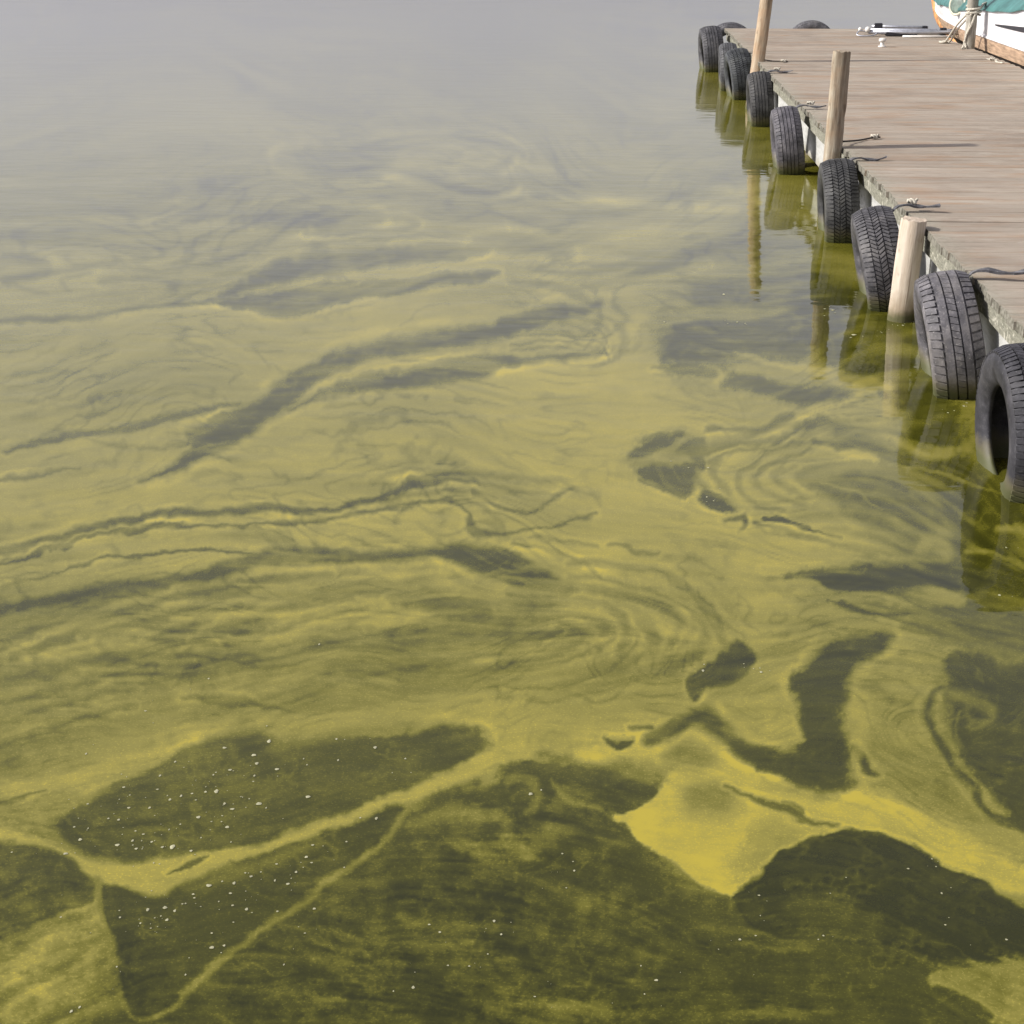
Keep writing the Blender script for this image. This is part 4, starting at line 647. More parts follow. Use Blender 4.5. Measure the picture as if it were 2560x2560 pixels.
def upsample(small, shape):
    gy = np.linspace(0, small.shape[0] - 1.001, shape[0]); gx = np.linspace(0, small.shape[1] - 1.001, shape[1])
    iy, ix = gy.astype(int), gx.astype(int)
    fy, fx = (gy - iy)[:, None], (gx - ix)[None, :]
    fy, fx = fy * fy * (3 - 2 * fy), fx * fx * (3 - 2 * fx)
    a = small[iy][:, ix]; b = small[iy][:, ix + 1]; c = small[iy + 1][:, ix]; d = small[iy + 1][:, ix + 1]
    return (a * (1 - fx) + b * fx) * (1 - fy) + (c * (1 - fx) + d * fx) * fy

def fbm(cells_y, cells_x, octaves=4, gain=0.5):
    out = np.zeros((NV, NU)); amp = 1.0; tot = 0.0
    for o in range(octaves):
        s = rng.standard_normal((int(cells_y * 2 ** o) + 3, int(cells_x * 2 ** o) + 3))
        out += amp * upsample(s, (NV, NU)); tot += amp * amp; amp *= gain
    return out / math.sqrt(tot)

def chart(fl, step):
    a = np.array(fl, float).reshape(-1, step)
    c = np.empty_like(a)
    c[:, 0] = a[:, 0] / a[:, 1]; c[:, 1] = CAM_H / a[:, 1]
    if step == 3:
        c[:, 2] = a[:, 2] / a[:, 1]
    return c

CURVES = []
for kind, val, soft, op, fl in STROKES:
    c = chart(fl, 3 if kind == 'L' else 2)
    CURVES.append((kind, val, soft, op, np.array(catmull(list(c), 5, kind == 'P'))))

# drift direction of the scum (runs along its streaks)
gy, gx = 82, 112
cu, cv = np.meshgrid(np.linspace(U_L, U_R, gx), np.linspace(V_NEAR, V_FAR, gy))
c2, s2 = np.full(cu.shape, 6.0), np.full(cu.shape, 1.2)
for kind, val, soft, op, c in CURVES:
    q = np.vstack([c, c[:1]]) if kind == 'P' else c
    for p0, p1 in zip(q[:-1:2], q[1::2]):
        d = p1[:2] - p0[:2]; ln = math.hypot(*d)
        if ln < 1e-6:
            continue
        a2 = 2 * math.atan2(d[1], d[0])
        m = (p0[:2] + p1[:2]) / 2
        w = ln / ((cu - m[0]) ** 2 + (cv - m[1]) ** 2 + 0.00012) * (1.0 if kind == 'L' else 0.45)
        c2 += w * math.cos(a2); s2 += w * math.sin(a2)
ang = np.arctan2(upsample(s2, (NV, NU)), upsample(c2, (NV, NU))) / 2
ang = ang + 0.28 * fbm(9, 12, 2)
stepx, stepy = np.cos(ang) / dU, -np.sin(ang) / dV
nrm = np.hypot(stepx, stepy); stepx /= nrm; stepy /= nrm

def bil(f, py, px):
    py = np.clip(py, 0, NV - 1.001); px = np.clip(px, 0, NU - 1.001)
    iy, ix = py.astype(np.int32), px.astype(np.int32)
    fy, fx = (py - iy).astype(np.float32), (px - ix).astype(np.float32)
    f = f.ravel(); k = iy * NU + ix
    return (f[k] * (1 - fx) + f[k + 1] * fx) * (1 - fy) + (f[k + NU] * (1 - fx) + f[k + NU + 1] * fx) * fy

def smear(f, length, stride=1.6):
    """average f along the drift direction, so that it is drawn out into streaks"""
    f = f.astype(np.float32); acc = f.copy()
    sx, sy = stepx.astype(np.float32), stepy.astype(np.float32)
    iy, ix = np.mgrid[0:NV, 0:NU].astype(np.float32)
    for sgn in (1, -1):
        py, px, ox, oy = iy.copy(), ix.copy(), sx * sgn, sy * sgn
        for k in range(length):
            py += oy * stride; px += ox * stride
            vx = bil(sx, py, px); vy = bil(sy, py, px)
            flip = np.sign(vx * ox + vy * oy); flip[flip == 0] = 1
            ox, oy = vx * flip, vy * flip
            acc += bil(f, py, px)
    acc -= acc.mean()
    return acc / acc.std()

coarse = smear(fbm(60, 70, 3, 0.75), 24, 2.4)
fine = smear(fbm(240, 280, 2, 0.9), 13, 1.8)
puff = fbm(26, 34, 5, 0.62)
puff2 = fbm(30, 40, 5, 0.6)
wob = fbm(110, 140, 3, 0.6)
cloudy = 0.6 * smear(fbm(60, 44, 5, 0.75), 4, 1.6) + 0.6 * fbm(70, 40, 5, 0.78)

def fold(field, centres):
    """wind a field round slow eddies"""
    u, v = np.meshgrid(Us, Vs)
    for x, y, size, turn in centres:
        cu0, cv0, s = x / y, CAM_H / y, size / y
        du, dv = u - cu0, (v - cv0) * 1.6
        a = turn * np.exp(-(du * du + dv * dv) / (s * s))
        ca, sa = np.cos(a), np.sin(a)
        u, v = cu0 + du * ca - dv * sa, cv0 + (du * sa + dv * ca) / 1.6
    return bil(field, (V_NEAR - v) / dV, (u - U_L) / dU)

g_field = smear(fbm(32, 22, 3, 0.55), 44, 2.6)
g_field = fold(g_field + 0.22 * puff2 + 0.02 * wob, EDDIES)
g_field2 = fold(smear(fbm(40, 30, 3, 0.55), 40, 2.4) + 0.18 * puff, EDDIES)
long_bands = np.tanh(0.9 * smear(fbm(34, 10, 2, 0.5), 60, 3.0))
lines = (0.5 + 0.5 * np.sin(6.28 * 1.3 * g_field + 1.0)) ** 7
lines2 = (0.5 + 0.5 * np.sin(6.28 * 1.1 * g_field2 + 2.0)) ** 5
broken = np.clip(0.6 + 0.75 * fbm(16, 20, 3, 0.6), 0, 1)
broken2 = np.clip(0.5 + 0.8 * fbm(16, 20, 3, 0.6), 0, 1)
bands = np.tanh(0.9 * g_field2)
clots = fbm(64, 70, 5, 0.8)
clots = np.clip(0.5 + 0.55 * clots + 0.25 * puff, 0, 1) ** 1.5 - 0.4
threads = np.clip(1.0 - 2.2 * np.abs(fold(fbm(34, 30, 4, 0.62), EDDIES)), 0, 1) ** 2

def spread(ctl):
    y = np.array(ctl, float)
    pu, pv = y[:, 0] / y[:, 1], CAM_H / y[:, 1]
    num = np.zeros(cu.shape); den = np.zeros(cu.shape)
    for u, v, val in zip(pu, pv, y[:, 2]):
        w = 1.0 / ((cu - u) ** 2 + ((cv - v) * 1.3) ** 2 + 0.0006) ** 1.6
        num += w * val; den += w
    return upsample(num / den, (NV, NU))

scum = spread(BASE_DENSITY)
texture = spread(TEXTURE_AMOUNT)
marble = spread(MARBLING)
UU, VV = np.meshgrid(Us, Vs)
near = np.clip((VV - 0.06) / 0.25, 0.15, 1.0)
WU = UU + (0.0022 * puff + 0.0006 * wob) * near
WV = VV + (0.0014 * puff2 + 0.0005 * wob + 0.0007 * coarse + 0.0005 * fine) * near

def smooth01(t):
    t = np.clip(t, 0, 1)
    return t * t * (3 - 2 * t)

for kind, val, soft, op, c in CURVES:
    wmax = float(c[:, 2].max()) if kind == 'L' else 0.0
    mg = soft + wmax + 0.012
    i0 = max(0, int((V_NEAR - c[:, 1].max() - mg) / dV)); i1 = min(NV, int((V_NEAR - c[:, 1].min() + mg) / dV) + 2)
    j0 = max(0, int((c[:, 0].min() - mg - U_L) / dU)); j1 = min(NU, int((c[:, 0].max() + mg - U_L) / dU) + 2)
    if i1 <= i0 or j1 <= j0:
        continue
    u, v = WU[i0:i1, j0:j1], WV[i0:i1, j0:j1]
    best = np.full(u.shape, 1e9)
    q = np.vstack([c, c[:1]]) if kind == 'P' else c
    inside = np.zeros(u.shape, bool)
    for p0, p1 in zip(q[:-1], q[1:]):
        dx, dy = p1[0] - p0[0], p1[1] - p0[1]
        l2 = dx * dx + dy * dy + 1e-12
        t = np.clip(((u - p0[0]) * dx + (v - p0[1]) * dy) / l2, 0, 1)
        dist = np.hypot(u - p0[0] - t * dx, v - p0[1] - t * dy)
        if kind == 'L':
            dist = dist - 0.5 * (p0[2] + (p1[2] - p0[2]) * t)
        else:
            cr = (p0[1] > v) != (p1[1] > v)
            if cr.any():
                inside ^= cr & (u < p0[0] + (v - p0[1]) * dx / (dy if abs(dy) > 1e-12 else 1e-12))
        np.minimum(best, dist, out=best)
    if kind == 'P':
        best = np.where(inside, -best, best)
    sl = (slice(i0, i1), slice(j0, j1))
    fray = (0.10 * fine[sl] + 0.14 * coarse[sl] + 0.26 * clots[sl] * 2) * np.exp(-(best / (5 * soft + 0.004)) ** 2)
    m = smooth01(0.5 - best / (2 * soft) + fray * (0.85 if kind == 'P' else min(0.5, 12 * wmax))) * op
    reg = scum[i0:i1, j0:j1]
    reg = reg + (val - reg) * m
    if val < 0.4 and soft < 0.006:       # scum heaps up in a thin pale seam along the edge of a lane
        reg = reg + 0.16 * op * np.exp(-((best - 1.3 * soft - 0.0006) / (0.5 * soft + 0.0006)) ** 2) * np.clip(0.45 + 0.6 * puff2[sl] + 0.3 * coarse[sl], 0, 1) * np.clip(reg * 2, 0, 1)
    scum[i0:i1, j0:j1] = reg

far = 1.0 - smooth01((VV - 0.12) / 0.22)
scum = scum - marble * ((0.25 - 0.07 * far) * lines * broken + (0.24 + 0.02 * far) * lines2 * broken2 + 0.08 * bands + 0.24 * far * long_bands) * np.clip(scum * 1.6, 0.1, 1)
scum = scum + marble * 0.17 * (1 - smooth01((VV - 0.42) / 0.10)) * np.clip(0.7 * coarse + 0.7 * fine, 0, 1.6) * np.clip(0.5 - scum, 0, 0.35) / 0.35
scum = scum + marble * 0.10 * (1 - scum) * lines2 * (1 - broken2)
edge = np.clip(4 * scum * (1 - scum), 0.12, 1.0)
churn = np.clip((VV - 0.50) / 0.10, 0, 1)       # close to the shore the scum is churned, not combed
turb = (0.6 * coarse + 0.55 * fine) * (1 - 0.85 * churn) + (1.25 * clots + 0.25 * cloudy + 0.12 * fine) * churn + 0.3 * puff
scum = scum + texture * 0.30 * turb * (0.35 + 0.65 * edge) + 0.012 * fine * near
scum = scum + 0.16 * threads * np.clip(0.45 - scum, 0, 0.3) / 0.3 * np.clip(0.4 + puff2 * 0.6, 0, 1)      # wisps over open water
scum = scum + 0.035 * puff * np.clip(scum - 0.6, 0, 1) * 2
scum = np.clip(scum, 0.0, 1.0)

# the sheet: fine in front of the shore, coarse out to the horizon and behind
left_d = np.concatenate([np.arange(1, 200) * 4 * dU, [0.9, 1.4, 3, 6, 14, 40]])     # how far past the fine part
right_d = np.concatenate([np.arange(1, 160) * 4 * dU, [0.9, 1.4, 3, 6, 14, 40]])
near_d = np.arange(1, 120) * 4 * dV
U_all = np.concatenate([(U_L - left_d)[::-1], Us, U_R + right_d])
y_near = CAM_H / (V_NEAR + near_d)[::-1]
y_far = [50, 60, 80, 120, 200, 400, 900, 2500, 6000]
rows_y = np.concatenate([[-120.0], y_near, CAM_H / Vs, y_far])
rows_w = np.concatenate([[y_near[0]], y_near, CAM_H / Vs, y_far])
# past the fine part the pattern simply carries on, folded back on itself
fold_back = lambda k, n: np.where((k // n) % 2 == 0, k % n, n - 1 - k % n).astype(int)
cols = np.concatenate([fold_back((left_d / dU).astype(int), NU)[::-1], np.arange(NU), NU - 1 - fold_back((right_d / dU).astype(int), NU)])
rows = np.concatenate([[0], fold_back((near_d / dV).astype(int), NV)[::-1], np.arange(NV), np.full(len(y_far), NV - 1)])
full = scum[rows][:, cols]
nrows, ncols = full.shape
xx = rows_w[:, None] * U_all[None, :]
yy = np.repeat(rows_y[:, None], ncols, 1)
co = np.stack([xx, yy, np.zeros_like(xx)], -1).reshape(-1, 3).astype(np.float32)
idx = np.arange(nrows * ncols, dtype=np.int32).reshape(nrows, ncols)
quads = np.stack([idx[:-1, :-1], idx[:-1, 1:], idx[1:, 1:], idx[1:, :-1]], -1).reshape(-1, 4)
lake = bpy.data.meshes.new('lake_water')
lake.vertices.add(len(co)); lake.vertices.foreach_set('co', co.ravel())
lake.loops.add(quads.size); lake.loops.foreach_set('vertex_index', quads.ravel())
lake.polygons.add(len(quads))
lake.polygons.foreach_set('loop_start', np.arange(0, quads.size, 4, dtype=np.int32))
lake.update(calc_edges=True)
att = lake.attributes.new('scum', 'FLOAT', 'POINT')
att.data.foreach_set('value', full.ravel().astype(np.float32))

def water_material():
    M = Mat('algae_water')
    at = M.n('ShaderNodeAttribute', attribute_name='scum')
    pos, xyz = world_z(M)
    f = at.outputs['Fac']
    g1 = M.noise(pos, 55.0, 5.0, 0.7, (0.7, 1.0, 1.0))
    g2 = M.noise(pos, 9.0, 4.0, 0.6, (0.6, 1.4, 1.0))
    mid = M.math('MULTIPLY', f, M.math('SUBTRACT', 1.15, f))
    f2 = M.math('ADD', f, M.math('MULTIPLY', M.math('SUBTRACT', g1, 0.5), M.math('ADD', M.math('MULTIPLY', mid, 0.55), 0.02)))
    f2 = M.math('ADD', f2, M.math('MULTIPLY', M.math('SUBTRACT', g2, 0.5), M.math('MULTIPLY', mid, 0.3)), clamp=True)
    gr = M.noise(pos, 170.0, 2.0, 0.5)
    clot = M.math('MULTIPLY', M.ramp(gr, (0.56, 0.0), (0.68, 1.0)), M.math('ADD', M.math('MULTIPLY', mid, 0.5), 0.045))
    f2 = M.math('ADD', f2, clot, clamp=True)
    c = M.ramp(f2, (0.0, (0.020, 0.0215, 0.004)), (0.18, (0.047, 0.047, 0.006)), (0.40, (0.104, 0.098, 0.012)),
               (0.65, (0.173, 0.156, 0.030)), (0.88, (0.247, 0.213, 0.037)), (1.0, (0.325, 0.266, 0.032)))
    M.set(c, M.ramp(f2, (0.2, 0.035), (0.9, 0.10)), 0.5)
    M.b.inputs['IOR'].default_value = 1.333
    r1 = M.noise(pos, 1.6, 3.0, 0.5, (0.5, 1.0, 1.0))
    r2 = M.noise(pos, 7.0, 2.0, 0.5, (0.5, 1.2, 1.0))
    M.bump(M.math('ADD', r1, M.math('MULTIPLY', r2, 0.30)), 0.5, 0.009)
    return M.m

lake.materials.append(water_material())
water = link('lake_water', lake)
water['kind'] = 'structure'

bed_bm = bmesh.new()
add_box(bed_bm, -400, 400, -120, 600, -1.6, -1.2)
bed = link('lake_bed', to_mesh(bed_bm, 'lake_bed', plain('mud', (0.08, 0.07, 0.04), 0.9)))
bed['kind'] = 'structure'

# ------------------------------------------------------------------ the pier
DECK, DX0, DX1, DY0, DY1 = 0.455, 1.64, 4.10, 2.2, 20.30
pier = thing('pier', 'wooden plank pier on the right with old tyres hung along its side', 'pier')
PITCH, GAP = 0.1225, 0.008
plank_meshes = []
for k in range(8):
    bm = bmesh.new()
    nx = 7
    bow = random.uniform(-0.003, 0.004)
    cols = []
    for i in range(nx):
        t = i / (nx - 1)
        x = (t - 0.5) * (DX1 - DX0)
        dz = bow * (4 * (t - 0.5) ** 2) + random.uniform(-0.0008, 0.0008)
        dy = random.uniform(-0.0022, 0.0022)
        h = (PITCH - GAP) / 2
        cols.append([bm.verts.new((x, -h + dy, -0.038 + dz)), bm.verts.new((x, -h + dy, -0.005 + dz)), bm.verts.new((x, -h + 0.006 + dy, dz)),
                     bm.verts.new((x, h - 0.006 + dy, dz)), bm.verts.new((x, h + dy, -0.005 + dz)), bm.verts.new((x, h + dy, -0.038 + dz))])
    for a, b in zip(cols, cols[1:]):
        for j in range(6):
            bm.faces.new((a[j], a[(j + 1) % 6], b[(j + 1) % 6], b[j]))
    bm.faces.new(cols[0]); bm.faces.new(cols[-1][::-1])
    plank_meshes.append(to_mesh(bm, 'plank', M_PLANK))
n_pl = int((DY1 - DY0) / PITCH)
for i in range(n_pl):
    o = link('plank', plank_meshes[random.randrange(8)], pier,
             ((DX0 + DX1) / 2 + random.uniform(-0.009, 0.009), DY1 - PITCH * (i + 0.5), DECK + random.uniform(-0.0025, 0.0015)),
             (random.uniform(-0.012, 0.012), random.uniform(-0.0008, 0.0008), random.uniform(-0.0015, 0.0015)))
    o.scale = (1.0, random.choice((0.94, 0.97, 0.985, 0.995, 1.0, 1.03)), 1.0)

def rough_board(x0, x1, y0, y1, z0, z1, mat, name, seg=0.22, jit=0.004):
    bm = bmesh.new()
    n = max(2, int((y1 - y0) / seg))
    prev = None
    for i in range(n + 1):
        y = y0 + (y1 - y0) * i / n
        j = [random.uniform(-jit, jit) for _ in range(4)]
        ring = [bm.verts.new((x0 + j[0], y, z0 + j[1])), bm.verts.new((x1, y, z0 + j[1])), bm.verts.new((x1, y, z1 + j[2] * 0.4)), bm.verts.new((x0 + j[3], y, z1 + j[2] * 0.4))]
        if prev:
            for k in range(4):
                bm.faces.new((prev[k], prev[(k + 1) % 4], ring[(k + 1) % 4], ring[k]))
        else:
            bm.faces.new(ring)
        prev = ring
    bm.faces.new(prev)
    return to_mesh(bm, name, mat)

for y0 in np.arange(DY0, DY1 - 0.1, 3.0):
    y1 = min(y0 + 2.996, DY1 - 0.02)
    link('edge_beam', rough_board(1.658, 1.74, y0, y1, 0.328, 0.414, M_BEAM, 'edge_beam'), pier)
    link('edge_beam', rough_board(4.00, 4.085, y0, y1, 0.31, 0.414, M_BEAM, 'edge_beam'), pier)
for y0 in np.arange(DY0 + 0.7, DY1 - 0.1, 2.4):
    y1 = min(y0 + 2.39, DY1 - 0.03)
    link('fascia_board', rough_board(1.702, 1.732, y0, y1, 0.092, 0.320, M_FASCIA, 'fascia_board', 0.2, 0.005), pier)
for x in (2.4, 3.2):
    link('joist', rough_board(x, x + 0.08, DY0, DY1 - 0.04, 0.28, 0.412, M_BEAM, 'joist'), pier)
bm = bmesh.new(); add_box(bm, 1.745, 4.0, 20.22, 20.262, 0.15, 0.412)
link('end_board', to_mesh(bm, 'end_board', M_FASCIA), pier)
pile_bm = bmesh.new(); add_tube(pile_bm, [(0, 0, -1.3), (0, 0, -0.4), (0, 0, 0.30)], [0.085, 0.08, 0.075], 12)
pile_me = to_mesh(pile_bm, 'pile', M_PILE, True)
for y in np.arange(3.4, 20.2, 2.4):
    for x in (1.84, 3.9):
        link('pile', pile_me, pier, (x, y, 0.0), (0, 0, random.uniform(0, 6)))
for y in np.arange(3.4, 20.2, 2.4):
    bm = bmesh.new(); add_box(bm, 1.76, 3.98, y + 0.09, y + 0.17, 0.15, 0.278)
    link('cross_beam', to_mesh(bm, 'cross_beam', M_PILE), pier)

# ------------------------------------------------------------------ posts
def post_mesh(length, r0, r1, seed, mat, bend=0.0, split=0):
    rr = random.Random(seed)
    bm = bmesh.new()
    seg, nz = 28, 30
    lob = [(rr.uniform(0, 6.28), rr.uniform(0.01, 0.035), k) for k in (2, 3, 5)]
    cracks = [(rr.uniform(0, 6.28), rr.uniform(0.05, 0.10)) for _ in range(split)]
    knots = [(rr.uniform(0, 6.28), rr.uniform(0.2, 0.95), rr.uniform(0.004, 0.012)) for _ in range(7)]
    rings = []
    for i in range(nz + 1):
        t = i / nz
        z = -1.0 + (length + 1.0) * t
        r = r0 + (r1 - r0) * t
        if i == nz:
            r *= 0.985
        cx = bend * math.sin(t * 3.1) + rr.uniform(-0.0015, 0.0015)
        ring = []
        for k in range(seg):
            a = 2 * math.pi * k / seg
            q = r * (1 + sum(am * math.cos(n * a + ph + 2.0 * t) for ph, am, n in lob))
            for ca, cw in cracks:
                d = (a - ca - 0.5 * t + math.pi) % (2 * math.pi) - math.pi
                if abs(d) < 0.13:
                    q -= cw * r * 1.6 * (1 - abs(d) / 0.13)
            for ka, kt, kh in knots:
                d = (a - ka + math.pi) % (2 * math.pi) - math.pi
                q += kh * math.exp(-(d / 0.3) ** 2 - ((t - kt) / 0.03) ** 2)
            ring.append(bm.verts.new((cx + q * math.cos(a), q * math.sin(a), z + (rr.uniform(-0.006, 0.006) if i == nz else 0))))
        rings.append(ring)
    for a, b in zip(rings, rings[1:]):
        for k in range(seg):
            bm.faces.new((a[k], a[(k + 1) % seg], b[(k + 1) % seg], b[k]))
    for k in range(seg):
        bm.edges.get((rings[-1][k], rings[-1][(k + 1) % seg])).smooth = False
    c = bm.verts.new((rings[-1][0].co.x - r1 * 0.9, 0, length + 0.003))
    for k in range(seg):
        bm.faces.new((rings[-1][k], rings[-1][(k + 1) % seg], c))
    bm.faces.new(rings[0][::-1])
    return to_mesh(bm, 'wooden_post', mat, True)

def post(x, y, top, r0, r1, label, mat, lean=(0, 0), seed=1, split=2, bend=0.0):
    o = thing('wooden_post', label, 'post', (x, y, 0.0), (lean[0], lean[1], 0), 'wooden mooring posts along the pier',
              post_mesh(top, r0, r1, seed, mat, bend, split))
    return o

post(1.60, 16.0, 1.9, 0.070, 0.060, 'tall tan wooden post farthest along the pier, rising past the frame', M_POST_TAN, (0, R(4.6)), 3, 1, 0.006)
post(1.555, 10.28, 1.055, 0.066, 0.056, 'middle grey-brown wooden post standing above the deck edge', M_POST_GREY, (0, R(1.2)), 5, 3, 0.008)
post(1.556, 7.60, 0.505, 0.066, 0.064, 'short pale wooden post cut off level with the deck', M_POST_PALE, (0, R(2.6)), 8, 1)
post(4.075, 17.60, 1.35, 0.062, 0.058, 'grey mooring post with white ropes beside the boat', M_POST_SILVER, (0, R(-1.0)), 12, 2)

# ------------------------------------------------------------------ tyres
TR, TW = 0.312, 0.095
def casing_mesh():
    prof = [(-0.070, 0.300), (-0.035, 0.303), (0, 0.304), (0.035, 0.303), (0.070, 0.300), (0.086, 0.288), (0.094, 0.262), (0.094, 0.238), (0.088, 0.200), (0.074, 0.172),
            (0.060, 0.170), (0.064, 0.190), (0.080, 0.235), (0.078, 0.262), (0.062, 0.283), (0, 0.289)]
    prof += [(-x, r) for x, r in prof[14:4:-1]]
    bm = bmesh.new()
    seg = 72
    rings = []
    for i in range(seg):
        a = 2 * math.pi * i / seg
        rings.append([bm.verts.new((x, r * math.cos(a), r * math.sin(a))) for x, r in prof])
    n = len(prof)
    for i in range(seg):
        a, b = rings[i], rings[(i + 1) % seg]
        for k in range(n):
            bm.faces.new((a[k], a[(k + 1) % n], b[(k + 1) % n], b[k]))
    return to_mesh(bm, 'casing', M_RUBBER, True)

def tread_mesh(rows):
    bm = bmesh.new()
    for x0, x1, n, gap, skew, rtop in rows:
        pitch = 2 * math.pi / n
        for i in range(n):
            a0, a1 = i * pitch, (i + 1 - gap) * pitch
            vs = []
            for x, sk in ((x0, 0.0), (x1, skew * pitch)):
                drop = 0.02 * (abs(x) / 0.09) ** 4 + 0.002 * (abs(x) / 0.06)
                for a in (a0 + sk, a1 + sk):
                    for r in (0.286, rtop - drop):
                        vs.append(bm.verts.new((x, r * math.cos(a), r * math.sin(a))))
            for f in ((1, 5, 7, 3), (0, 1, 3, 2), (4, 6, 7, 5), (0, 4, 5, 1), (2, 3, 7, 6)):
                bm.faces.new([vs[j] for j in f])
    return to_mesh(bm, 'tread', M_RUBBER)

CASING = casing_mesh()
TREADS = [
    tread_mesh([(-0.088, -0.052, 52, 0.26, 0.25, 0.316), (-0.045, -0.018, 90, 0.0, 0, 0.315), (-0.012, 0.014, 64, 0.10, 0.4, 0.316), (0.020, 0.046, 90, 0.0, 0, 0.315), (0.053, 0.088, 52, 0.26, -0.25, 0.316)]),
    tread_mesh([(-0.088, -0.050, 76, 0.30, 0.1, 0.315), (-0.044, -0.020, 84, 0.30, 0.8, 0.315), (-0.014, 0.012, 84, 0.30, -0.8, 0.315), (0.018, 0.044, 84, 0.30, 0.8, 0.315), (0.050, 0.088, 76, 0.30, -0.1, 0.315)]),
    tread_mesh([(-0.086, -0.056, 60, 0.18, 0, 0.314), (-0.050, -0.030, 90, 0, 0, 0.315), (-0.025, -0.006, 90, 0, 0, 0.315), (-0.001, 0.018, 90, 0, 0, 0.315), (0.023, 0.044, 90, 0, 0, 0.315), (0.050, 0.086, 60, 0.18, 0, 0.314)]),
]
def strap_mesh(seed):
    rr = random.Random(seed)
    bm = bmesh.new()
    path = catmull([(0.0, 0, 0.16), (0.03, 0, 0.285), (0.085, 0.0, 0.312), (0.14, rr.uniform(-.02, .02), 0.303), (0.19, rr.uniform(-.02, .02), 0.30), (0.24, rr.uniform(-.03, .03), 0.306 + rr.uniform(0, 0.012))], 4)
    prev = None
    for i, p in enumerate(path):
        w = 0.022 * (1 - 0.25 * i / len(path)) + rr.uniform(-0.002, 0.002)
        tw = 0.003 * math.sin(i * 0.7 + seed)
        ring = [bm.verts.new((p[0], p[1] - w, p[2] - tw)), bm.verts.new((p[0], p[1] + w, p[2] + tw)), bm.verts.new((p[0] + .002, p[1] + w, p[2] + tw + 0.010)), bm.verts.new((p[0] + .002, p[1] - w, p[2] - tw + 0.010))]
        if prev:
            for k in range(4):
                bm.faces.new((prev[k], prev[(k + 1) % 4], ring[(k + 1) % 4], ring[k]))
        else:
            bm.faces.new(ring)
        prev = ring
    bm.faces.new(prev)
    return to_mesh(bm, 'strap', M_RUBBER)
def knot_mesh(seed, r=0.02):
    rr = random.Random(seed)
    bm = bmesh.new()
    pts = [(r * 1.6 * math.cos(t) * (1 + .3 * math.sin(3 * t)), r * 1.6 * math.sin(2 * t + rr.random()), r * (1 + 0.8 * math.sin(3 * t + rr.random()))) for t in np.linspace(0, 6.0, 26)]
    add_tube(bm, pts, r * 0.55, 7)
    return to_mesh(bm, 'knot', M_ROPE, True)

tyres = [  # x, y, tread kind, spin, yaw, roll, dz, label
    (1.455, 19.80, 2, 0.2, 3, -6, 0.02, 'worn tyre at the far corner of the pier'),
    (1.500, 17.75, 2, 2.9, -2, -4, 0.02, 'grey tyre second from the far corner, overlapped by the ragged one'),
    (1.550, 16.95, 1, 1.1, 4, -9, 0.03, 'ragged tyre third from the far corner, left of the tall tan post'),
    (1.570, 14.90, 2, 2.0, -1, -6, 0.01, 'dark tyre in front of the foot of the tall tan post'),
    (1.515, 12.22, 2, 0.7, -1.5, -8, 0.02, 'smooth grey tyre with fine ribs between the tall and the middle post'),
    (1.545, 9.72, 1, 1.6, -2.5, -5, 0.0, 'dark knobbly tyre hanging in front of the middle post'),
    (1.515, 8.02, 1, 0.4, -3, -13, 0.015, 'slanting tyre just behind the short pale post'),
    (1.560, 6.53, 0, 2.3, -4, -12, 0.015, 'big grey tyre with block tread just in front of the short pale post'),
    (1.560, 5.32, 1, 0.9, 1, -4, 0.02, 'nearest black tyre cut by the right edge, its hollow showing'),
]
TONES = [(0.62, 0.62, 0.62), (0.7, 0.72, 0.71), (0.48, 0.53, 0.53), (0.42, 0.42, 0.39), (0.85, 0.82, 0.86), (0.46, 0.47, 0.44), (0.75, 0.74, 0.74), (1.0, 0.97, 0.98), (0.36, 0.36, 0.39)]
for i, (tx, y, tk, spin, yaw, roll, dz, lab) in enumerate(tyres):
    t = thing('tyre', lab, 'tyre', (tx, y, 0.155 + dz), (0, R(roll), R(yaw)), 'old tyres hung along the pier side')
    tone = TONES[i]
    t.scale = ((1.35, 1.05, 1.25, 1.15, 1.12, 1.12, 1.12, 1.18, 1.1)[i], (1.12 if i == 0 else random.uniform(0.96, 1.04)), (1.10 if i == 0 else random.uniform(0.97, 1.03)))
    for nm, me in (('casing', CASING), ('tread', TREADS[tk])):
        link(nm, me, t, (0, 0, 0), (spin, 0, 0)).color = (*tone, 1)
    if i < 3:
        continue
    s = link('strap', strap_mesh(i), t, (0, 0.02, 0), (0, -R(roll), 0))
    if i in (3, 4, 6):
        link('knot', knot_mesh(i, 0.012), s, (0.12 + 0.02 * (i % 3), 0.03, 0.318))
for x, dz, lab in ((1.72, 0.21, 'tyre on the far end of the pier, behind the corner tyre'), (2.735, 0.235, 'tyre top showing as a low dark arch over the far end of the deck')):
    t = thing('tyre', lab, 'tyre', (x, 20.38, dz), (0, 0, R(90)), 'old tyres hung on the pier end')
    link('casing', CASING, t)
    link('tread', TREADS[2], t)

# ------------------------------------------------------------------ ropes and small things on the deck
def lash(x, y, px, py, label):
    t = thing('lashing', label, 'rope', (x, y, DECK))
    bm = bmesh.new()
    add_tube(bm, catmull([(px - x, py - y, 0.03), ((px - x) * 0.5, (py - y) * 0.5 + 0.01, 0.012), (0, 0, 0.010), (0.04, 0.01, 0.009)], 5), 0.006, 7)
    link('cord', to_mesh(bm, 'cord', M_DARKROPE, True), t)
    link('knot', knot_mesh(int(y * 10), 0.013), t, (0, 0, 0.002))
lash(1.885, 15.92, 1.64, 15.98, 'dark cord with a white knot at the foot of the tall tan post')
lash(1.905, 10.68, 1.63, 10.33, 'dark cord with a white knot at the foot of the middle post')

